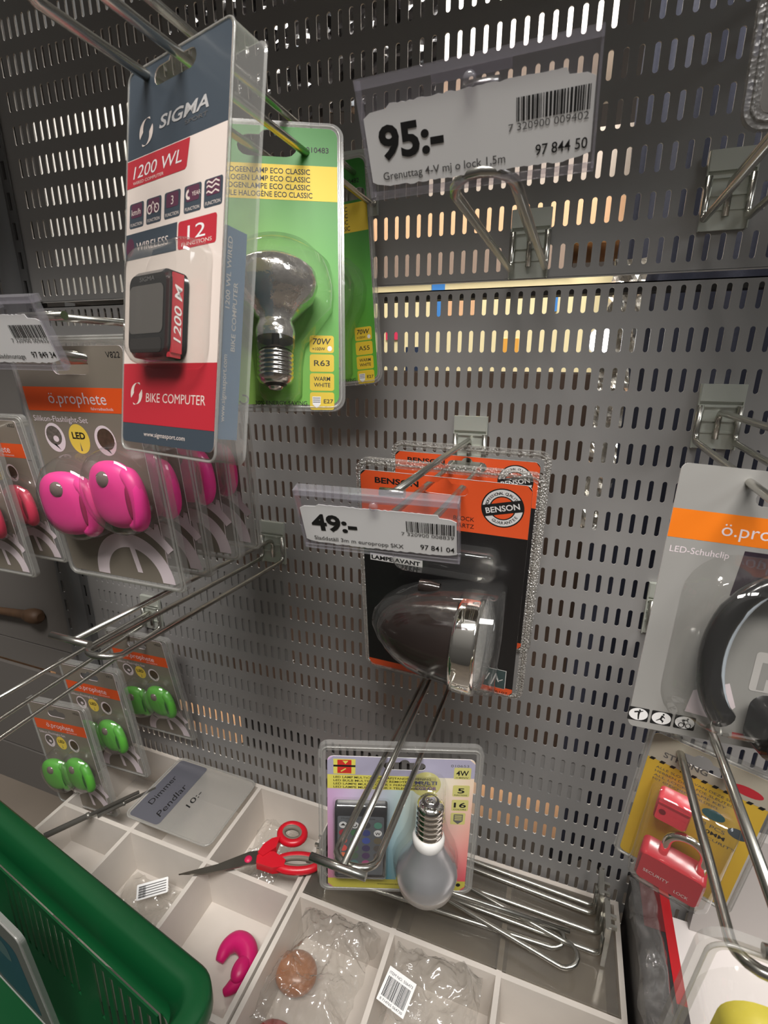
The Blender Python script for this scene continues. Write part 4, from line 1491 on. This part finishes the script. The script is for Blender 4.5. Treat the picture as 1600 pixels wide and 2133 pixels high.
# ================================================================== pack cut off at the top corner
t = thing('dark_pack', 'dark grey blister pack with an orange dot, cut off by the picture corner', 'blister pack', (283, -150, 127, 4, 0, -1.5))
pack_rim(t, 112, 140, 9, darkrim_m, 6.5, 4.0)
m_ = MB()
m_.prism(rrect(0, 0, 100, 128, 5, 5), mat('charcoal_print', rgb(74, 70, 66), 0.5, noisemix=0.2, nscale=30), 0, 0.6, [euro_hole(0, 52)], side=white_m)
m_.poly(oval(-31, -44, 9, 9, 28), mat('salmon_orange_print', rgb(220, 108, 70), 0.5), -0.1)
m_.text('LED', -10, -50, 10, offw_m, -0.1, width=20)
m_.build('printed_card', t)
m_ = MB()
m_.dome(rrect(8, 8, 74, 74, 14, 5), 20, dome_m, -0.3)
m_.build('blister', t)
m_ = MB()
m_.rbox(-20, 34, -16, -1, -18, 34, 8, blackp_m, 4)
m_.build('cycle_light', t)

# ================================================================== yellow item pack at the bottom corner
t = thing('yellow_pack', 'clear domed pack with a yellow item below the padlock hook', 'blister pack', (288, -283, -338, 0, 4, 3))
pack_rim(t, 104, 150, 12, edge_m, 7, 4.0)
m_ = MB()
m_.prism(rrect(4, -14, 70, 100, 6, 5), mat('pale_card', rgb(196, 192, 186), 0.5), 0, 0.6)
m_.text('24 LED', -24, 26, 5, greyink_m, -0.1, width=28)
m_.build('printed_card', t)
m_ = MB()
m_.dome(rrect(-4, 2, 88, 124, 22, 6), 30, dome_m, -0.3)
m_.build('blister', t)
m_ = MB()
m_.rbox(-38, 30, -22, -2, -46, 47, 13, mat('yellow_item_plastic', rgb(206, 190, 60), 0.25, coat=0.5, noisemix=0.2, nscale=60), 6)
m_.build('yellow_lamp', t)

# ================================================================== trays
def tray(name, label, xs, ys, zr, zf, mt, th=4.0):
    """open sorting tray: floor, tapered outer wall and thick dividers; xs / ys are wall centre lines"""
    m_ = MB()
    x0, x1, y0, y1 = xs[0], xs[-1], ys[0], ys[-1]
    m_.box(x0 - 3, x1 + 3, y0 - 3, y1 + 3, zf - 2.5, zf, mt)

    def wall_(xa, ya, xb, yb, along):
        nonlocal zr
        # trapezoid section: thin at the rim, thicker at the foot
        for_t, foot = th / 2, th / 2 + 3.5
        if along == 'y':
            s8 = [(xa - foot, ya, zf), (xa + foot, ya, zf), (xa + for_t, ya, zr), (xa - for_t, ya, zr), (xa - foot, yb, zf), (xa + foot, yb, zf), (xa + for_t, yb, zr), (xa - for_t, yb, zr)]
        else:
            s8 = [(xa, ya + foot, zf), (xa, ya - foot, zf), (xa, ya - for_t, zr), (xa, ya + for_t, zr), (xb, ya + foot, zf), (xb, ya - foot, zf), (xb, ya - for_t, zr), (xb, ya + for_t, zr)]
        b_ = m_.add(s8)
        for q_ in ((0, 1, 2, 3), (5, 4, 7, 6), (1, 5, 6, 2), (4, 0, 3, 7), (3, 2, 6, 7)):
            m_.face([b_ + k_ for k_ in q_], mt)

    for x in xs:
        wall_(x, y0 - th / 2, x, y1 + th / 2, 'y')
    zr = zr - 0.15
    for y_ in ys:
        wall_(x0 - th / 2, y_, x1 + th / 2, y_, 'x')
    return tag(m_.build(name), label, 'tray')


tray('sorting_tray', 'white compartment tray holding the red scissors', [-410, -296, -180, -66], [-240, -121, -7], -612, -668, tray_m, 5.0)
tray('sorting_tray', 'white compartment tray holding the loose spare hooks', [-58, 52, 160, 271], [-240, -117, -7], -612, -668, tray_m, 5.0)
m_ = MB()
m_.box(-54, 266, -114, -12, -611.8, -609.4, smoke_m)
tag(m_.build('acrylic_sheet'), 'smoke grey clear sheet lying over the rear cells of the tray with the spare hooks', 'sheet')

# spare hooks lying on the tray
GS = 'spare wire hooks lying on the tray'
zr_ = -582.0
build_hook('spare_hook', (-44, -86, zr_, 90 + 3, 0, 0), 262, 'spare wire hook whose plate stands next to the scissors', rise=-2, bar=False, group=GS, armL=266, arm_rise=-10, gap=9, plate_m=wire_m)
build_hook('spare_hook', (252, -32, zr_, -90 - 3, 0, 0), 185, 'spare wire hook lying nearest the perforated panel', rise=-2, bar=False, group=GS, gap=4.5, arm=False, plate_m=wire_m)
build_hook('spare_hook', (256, -64, zr_, -90 - 1, 0, 0), 215, 'spare wire hook lying between the other spare hooks', rise=-2, bar=False, group=GS, gap=9.5, arm=False, plate_m=wire_m)
build_hook('spare_hook', (-8, -44, zr_ + 6, 90 - 11.5, 0, 0), 242, 'spare wire hook under the bulb pack, its loop lying across the others', rise=0, bar=False, group=GS, gap=12, arm=False, plate_m=wire_m)

# scissors
red_m = mat('red_handle_plastic', rgb(206, 22, 40), 0.35, coat=0.2)
sgrey_m = mat('grey_grip_rubber', rgb(120, 112, 100), 0.6)
blade_m = mat('scissor_steel', rgb(150, 146, 138), 0.3, 1.0)
t = thing('scissors', 'red handled scissors lying across the tray divider', 'scissors', (-131, -106, -606, 0, 0, 0))


def flat(m_, pts, z0, z1, mt):
    n = len(pts)
    b_ = m_.add([(x, y, z1) for x, y in pts] + [(x, y, z0) for x, y in pts])
    tr = tessellate_polygon([[Vector((x, y, 0)) for x, y in pts]])
    for q_ in tr:
        a_ = (pts[q_[1]][0] - pts[q_[0]][0]) * (pts[q_[2]][1] - pts[q_[0]][1]) - (pts[q_[2]][0] - pts[q_[0]][0]) * (pts[q_[1]][1] - pts[q_[0]][1])
        qq = q_ if a_ > 0 else q_[::-1]
        m_.face([b_ + k for k in qq], mt)
        m_.face([b_ + n + k for k in qq[::-1]], mt)
    ccw = sum(pts[i][0] * pts[(i + 1) % n][1] - pts[(i + 1) % n][0] * pts[i][1] for i in range(n)) > 0
    for i in range(n):
        j = (i + 1) % n
        q_ = (b_ + n + i, b_ + n + j, b_ + j, b_ + i)
        m_.face(q_ if ccw else q_[::-1], mt)


m_ = MB()
flat(m_, [(-64, -43), (-40, -31), (-8, -9), (6, 3), (12, 9), (8, 14), (-4, 8), (-30, -18), (-52, -34)], -1.2, 0.8, blade_m)
m_.build('blade', t)
m_ = MB()
flat(m_, [(-62, -43.5), (-36, -34), (-6, -15), (12, -3), (14, 4), (8, 9), (-4, 2), (-34, -25)], 1.0, 2.8, blade_m)
m_.build('blade', t)
m_ = MB()
m_.lathe([(0.1, 4.8), (3.6, 4.4), (4.4, 2.8)], mat('pink_red_rivet', rgb(214, 30, 84), 0.4), (1, -2, 0), 'z', 18)
m_.build('pivot', t)
m_ = MB()
flat(m_, [(9, 6), (17, 4), (26, 19), (23, 33), (15, 27), (10, 18)], -2, 8, red_m)
m_.tube([(33 + 15 * math.cos(2 * PI * i / 26), 44 + 12 * math.sin(2 * PI * i / 26), 3) for i in range(26)], 4.6, red_m, 10, closed=True)
ho = m_.build('handle', t)
q = MB()
q.tube([(33 + 11.8 * math.cos(2 * PI * i / 26), 44 + 8.8 * math.sin(2 * PI * i / 26), 3.6) for i in range(26)], 3.4, sgrey_m, 8, closed=True)
q.build('finger_grip', ho)
m_ = MB()
flat(m_, [(10, 3), (14, -5), (34, -4), (46, 2), (44, 10), (26, 14), (14, 9)], -3, 7, red_m)
el = [(57 + 24 * math.cos(2 * PI * i / 30) * 0.95 - 9 * math.sin(2 * PI * i / 30) * -0.25, 14 + 24 * math.cos(2 * PI * i / 30) * 0.25 + 10 * math.sin(2 * PI * i / 30), 2) for i in range(30)]
m_.tube(el, 4.8, red_m, 10, closed=True)
ho = m_.build('handle', t)
q = MB()
el = [(57 + 20.5 * math.cos(2 * PI * i / 30) * 0.95 + 6.5 * math.sin(2 * PI * i / 30) * 0.25, 14 + 20.5 * math.cos(2 * PI * i / 30) * 0.25 + 6.8 * math.sin(2 * PI * i / 30), 3) for i in range(30)]
q.tube(el, 3.2, sgrey_m, 8, closed=True)
q.build('finger_grip', ho)

# loose magenta silicone light in a tray cell
mag_m = mat('magenta_silicone', rgb(196, 20, 100), 0.4, transl=0.1)
m_ = MB()
pth = smooth_path([(-122, -180, -660), (-121, -168, -656), (-112, -160, -653), (-99, -162, -653), (-91, -172, -654), (-90, -186, -655), (-95, -196, -657), (-100, -201, -659)])
rad = [3 + 7.5 * math.sin(PI * min(1, (i + 1) / (len(pth) + 1)) ** 0.8) for i in range(len(pth))]
m_.tube(pth, 7, mag_m, 16, rs=rad)
m_.ellipsoid((-92, -182, -650), (9, 13, 8), mag_m)
tag(m_.build('silicone_light'), 'loose magenta silicone light lying in a white tray cell', 'bicycle light')

# hand-lettered clear plastic lid standing in the tray
t = thing('clear_cover', 'clear plastic cover with a handwritten price lying over a white tray cell', 'cover')
t.matrix_world = Matrix(((0, -1, 0, -0.252), (1, 0, 0, -0.058), (0, 0, -1, -0.6085), (0, 0, 0, 1))) @ Matrix.Rotation(D(2), 4, 'Y')
t.matrix_world = Matrix(((0, 0, -1, -0.252), (1, 0, 0, -0.058), (0, -1, 0, -0.6085), (0, 0, 0, 1)))
m_ = MB()
m_.prism(rrect(0, 0, 104, 132, 9, 5), milky_m, 0, 0.8)
m_.tube([(x, -0.6, z) for x, z in rrect(0, 0, 103, 131, 9, 5)], 1.5, milky_m, 6, closed=True)
m_.build('cover_sheet', t)
m_ = MB()
m_.text('Dimmer', -27, 44, 12, ink_m, -0.3, shear=0.1, width=48)
m_.text('Pendlar', -38, 20, 13, ink_m, -0.3, shear=0.2, width=52)
m_.text('10:-', -14, -6, 11, ink_m, -0.3, shear=0.1, width=26)
m_.build('handwriting', t)
m_ = MB()
m_.poly(rrect(0, 38, 97, 48, 5, 4), mat('slate_insert', rgb(92, 92, 100), 0.6), -0.12)
m_.build('slate_insert', t)

# metal rods lying in the corner of the tray
for k_, (a, b_, lab) in enumerate((((-380, -170, -602), (-324, -78, -604), 'dark metal rod lying highest over the tray corner by the green packs'), ((-350, -122, -609), (-312, -62, -609), 'thin metal rod lying beside the thicker one in the tray corner'))):
    m_ = MB()
    A, B = Vector(a), Vector(b_)
    m_.tube([tuple(A), tuple(A.lerp(B, 0.42)), tuple(A.lerp(B, 0.421)), tuple(A.lerp(B, 0.46)), tuple(A.lerp(B, 0.461)), tuple(B)], 4, mat('rod_metal', rgb(140, 137, 130), 0.35, 0.7), 12, rs=[3.6 - k_, 3.6 - k_, 4.2 - k_, 4.2 - k_, 2.4 - 0.4 * k_, 2.4 - 0.4 * k_])
    tag(m_.build('metal_rod'), lab, 'rod')

# small printed paper strip and film scraps in the tray
def crumple(name, label, cat, x0, x1, y0, y1, z, amp, mt, seed, nx=64, ny=60, sc=0.028, fold=None, sag=0.0, kind=None):
    m_ = MB()
    b_ = len(m_.v)
    for j in range(ny + 1):
        for i in range(nx + 1):
            u, v = i / nx, j / ny
            x = x0 + (x1 - x0) * u
            y_ = y0 + (y1 - y0) * v
            p = Vector((x * sc, y_ * sc, seed * 7.3))
            f1 = noise.voronoi(p * 1.2)[0]
            f2 = noise.voronoi(p * 2.6 + Vector((4, 1, 0)))[0]
            f3 = noise.voronoi(p * 5.5 + Vector((1, 8, 0)))[0]
            h = amp * (0.75 - 0.8 * (f1[1] - f1[0]) + 0.5 * noise.noise(p * 0.8) - 0.42 * (f2[1] - f2[0]) - 0.2 * (f3[1] - f3[0]))
            e = min(u, 1 - u, v, 1 - v) * 4
            h += -sag * (1 - min(e, 1)) ** 2
            jx = 6 * noise.noise(p * 1.7 + Vector((9, 0, 0)))
            jy = 6 * noise.noise(p * 1.7 + Vector((0, 9, 0)))
            m_.v.append((x + jx, y_ + jy, z + h))
    for j in range(ny):
        for i in range(nx):
            a_ = b_ + j * (nx + 1) + i
            m_.face((a_, a_ + 1, a_ + nx + 2, a_ + nx + 1), mt, True)
    o_ = m_.build(name)
    tag(o_, label, cat)
    return o_


crumple('plastic_bag', 'crumpled clear bag spilling over the front cells beside the spare hooks', 'bag', -44, 40, -230, -126, -604, 24, bag_m, 2, sag=18)
bg2 = crumple('plastic_bag', 'crumpled clear bag with a barcode label, on the white tray', 'bag', 64, 148, -230, -126, -602, 18, bag_m, 4, sag=14)
m_ = MB()
m_.prism(rect(-14, -13, 14, 13), paper_m, -0.2, 0.2)
m_.text('ITEM NO. 506473', -12, 8.0, 3.0, ink_m, -0.4, width=24)
m_.barcode(-11.5, -8.5, 23, 15, ink_m, -0.4, 12)
m_.text('8 714765 064730', -11.5, -11.6, 2.6, ink_m, -0.4, width=23)
o_ = m_.build('barcode_label', bg2)
o_.matrix_world = Matrix.Translation(Vector((75, -174, -594)) * MM) @ Matrix.Rotation(D(-12), 4, 'Z') @ Matrix.Rotation(D(-72), 4, 'X')
crumple('plastic_bag', 'thin clear film bag lying under the scissors in the white tray', 'bag', -164, -108, -106, -22, -654, 18, bag_m, 6, sag=4)
crumple('plastic_bag', 'small clear bag in the white cell next to the basket', 'bag', -280, -198, -210, -136, -660, 12, bag_m, 9, sag=3)
m_ = MB()
m_.prism(rrect(0, 0, 34, 16, 1, 2), paper_m, 0, 0.4)
for i in range(5):
    m_.poly(rect(-15, -6 + i * 2.6, 15, -5 + i * 2.6), greyink_m, -0.1)
m_.barcode(-15, -6.5, 8, 12, ink_m, -0.15, 31)
o_ = m_.build('paper_slip')
o_.matrix_world = Matrix.Translation(Vector((-234, -154, -640)) * MM) @ Matrix.Rotation(D(38), 4, 'Z') @ Matrix.Rotation(D(-70), 4, 'X')
tag(o_, 'small printed paper slip in the tray cell beside the basket', 'paper slip')
m_ = MB()
m_.ellipsoid((-36, -166, -648), (22, 20, 13), mat('amber_plastic', rgb(164, 96, 34), 0.35, coat=0.3), 22, 12)
tag(m_.build('amber_reflector'), 'amber rounded reflector under the crumpled bag', 'reflector')
m_ = MB()
m_.ellipsoid((-22, -226, -636), (22, 15, 15), mat('red_crinkled_wrap', rgb(190, 40, 40), 0.3, coat=0.4, bump=0.8, bscale=150, noisemix=0.3, nscale=120), 24, 14)
tag(m_.build('red_bundle'), 'red wrapped bundle inside the crumpled bag at the picture edge', 'bundle')

# cartons on the shelf beyond the trays
m_ = MB()
blk_m = mat('black_carton_print', rgb(36, 32, 32), 0.45, coat=0.2)
m_.box(279, 312, -210, -8, -672, -562, blk_m)
m_.box(304, 312.3, -118, -8.2, -561.9, -561.4, mat('crimson_print', rgb(176, 18, 26), 0.4, coat=0.3))
m_.box(304, 312.3, -210, -118, -561.9, -561.4, mat('grey_carton_print', rgb(70, 66, 66), 0.45))
m_.box(286, 304, -60, -8.2, -561.9, -561.4, mat('dark_red_print', rgb(96, 18, 22), 0.4, coat=0.3))
tag(m_.build('narrow_carton'), 'narrow black carton with a red stripe standing beside the tray', 'carton')
crumple('plastic_bag', 'crumpled clear bag draped on the narrow black carton', 'bag', 276, 300, -200, -14, -560, 12, bag_m, 14, nx=14, ny=40, sag=6)
m_ = MB()
m_.box(318, 560, -244, -8, -672, -604, mat('white_carton_print', rgb(226, 218, 214), 0.5))
tag(m_.build('white_carton'), 'white carton top beside the narrow black carton', 'carton')
m_ = MB()
m_.box(338, 560, -16, -5, -603.5, -470, mat('pale_grey_carton_print', rgb(176, 170, 166), 0.5))
tag(m_.build('pale_carton'), 'pale grey carton standing against the panel behind the padlock pack', 'carton')

# ================================================================== green shopping basket
gb_m = mat('green_basket_plastic', rgb(8, 68, 34), 0.33, coat=0.1, bump=0.02, bscale=80)
t = thing('shopping_basket', 'dark green slotted plastic shopping basket in front of the trays', 'basket', (-9, -299, -430, -9.3, 0, 0))
# local frame: origin near the rim corner, -x along the far rim, -y towards the shopper
BW, BD, BH = 400.0, 210.0, 190.0


def ring(x_in, r):
    """rounded plan rectangle inset by x_in"""
    cx0, cx1, cy0, cy1 = -BW + x_in, 0 - x_in, -BD + x_in, 0 - x_in
    p = []
    for (ox, oy, a) in ((cx1 - r, cy1 - r, 0), (cx0 + r, cy1 - r, 90), (cx0 + r, cy0 + r, 180), (cx1 - r, cy0 + r, 270)):
        for i in range(9):
            tt = D(a + 90 * i / 8)
            p.append((ox + r * math.cos(tt), oy + r * math.sin(tt)))
    return p


m_ = MB()
sec = [(-6, -14, 22), (-6, -1.5, 22), (-4, 0.5, 20), (6, 1.0, 15), (8.5, -1, 14), (15, -15, 14), (13, -27, 14), (17, -30, 14)]
rings = []
for inn, z_, r in sec:
    rings.append(m_.add([(x, y_, z_) for x, y_ in ring(inn, r)]))
n = 36
for A, B in zip(rings, rings[1:]):
    for i in range(n):
        j = (i + 1) % n
        m_.face((A + i, A + j, B + j, B + i), gb_m, True)
m_.build('rim', t)
# walls with vertical slots
m_ = MB()


def slot_wall(u0, u1, place):
    zt, zb = -29.0, -BH
    holes = []
    u = u0 + 10
    k = 0
    while u < u1 - 8:
        if k % 12 < 10:
            holes.append(rect(u - 2.0, -96, u + 2.0, -36))
        u += 10.4
        k += 1
    q_ = MB()
    q_.prism(rect(u0, zb, u1, zt), gb_m, -0.6, 0.6, holes)
    b_ = m_.add([place(*p) for p in q_.v])
    for f in q_.f:
        m_.face([b_ + i for i in f], gb_m)


slot_wall(-BW + 34, -34, lambda u, y_, z_: (u, y_ - 18 + z_ * 0.03, z_))
slot_wall(-BD + 34, -34, lambda u, y_, z_: (-18 + z_ * 0.03 - y_, u, z_))
slot_wall(-BW + 34, -34, lambda u, y_, z_: (u, -BD + 18 - y_ - z_ * 0.03, z_))
slot_wall(-BD + 34, -34, lambda u, y_, z_: (-BW + 18 - z_ * 0.03 + y_, u, z_))
for z0, z1 in ((-BH, -29),):
    A = m_.add([(x, y_, -29) for x, y_ in ring(17, 17)])
    B = m_.add([(x, y_, z0) for x, y_ in ring(23, 17)])
    for c in range(4):
        for i in range(8):
            a_ = c * 9 + i
            m_.face((A + a_, A + a_ + 1, B + a_ + 1, B + a_), gb_m, True)
m_.build('slotted_wall', t)
m_ = MB()
m_.box(-BW + 20, -20, -BD + 20, -20, -BH, -BH + 3, gb_m)
m_.build('basket_floor', t)
# carded pack standing in the basket
t = thing('carded_pack', 'grey bordered blue carded pack standing inside the green basket', 'blister pack', (-197, -314, -487, -8, 4, 5))
m_ = MB()
m_.prism(rrect(0, 0, 84, 130, 6, 5), mat('dim_grey_card', rgb(104, 100, 98), 0.5), 0, 1.0)
m_.poly(rrect(-4, -10, 62, 96, 8, 5), mat('denim_blue_print', rgb(40, 62, 92), 0.4, coat=0.2), -0.1)
m_.poly(rrect(-10, 16, 44, 26, 8, 5), mat('silver_blue_print', rgb(86, 96, 108), 0.4, coat=0.2), -0.2)
m_.build('printed_card', t)
pack_rim(t, 92, 138, 7, edge_m, 5, 3)
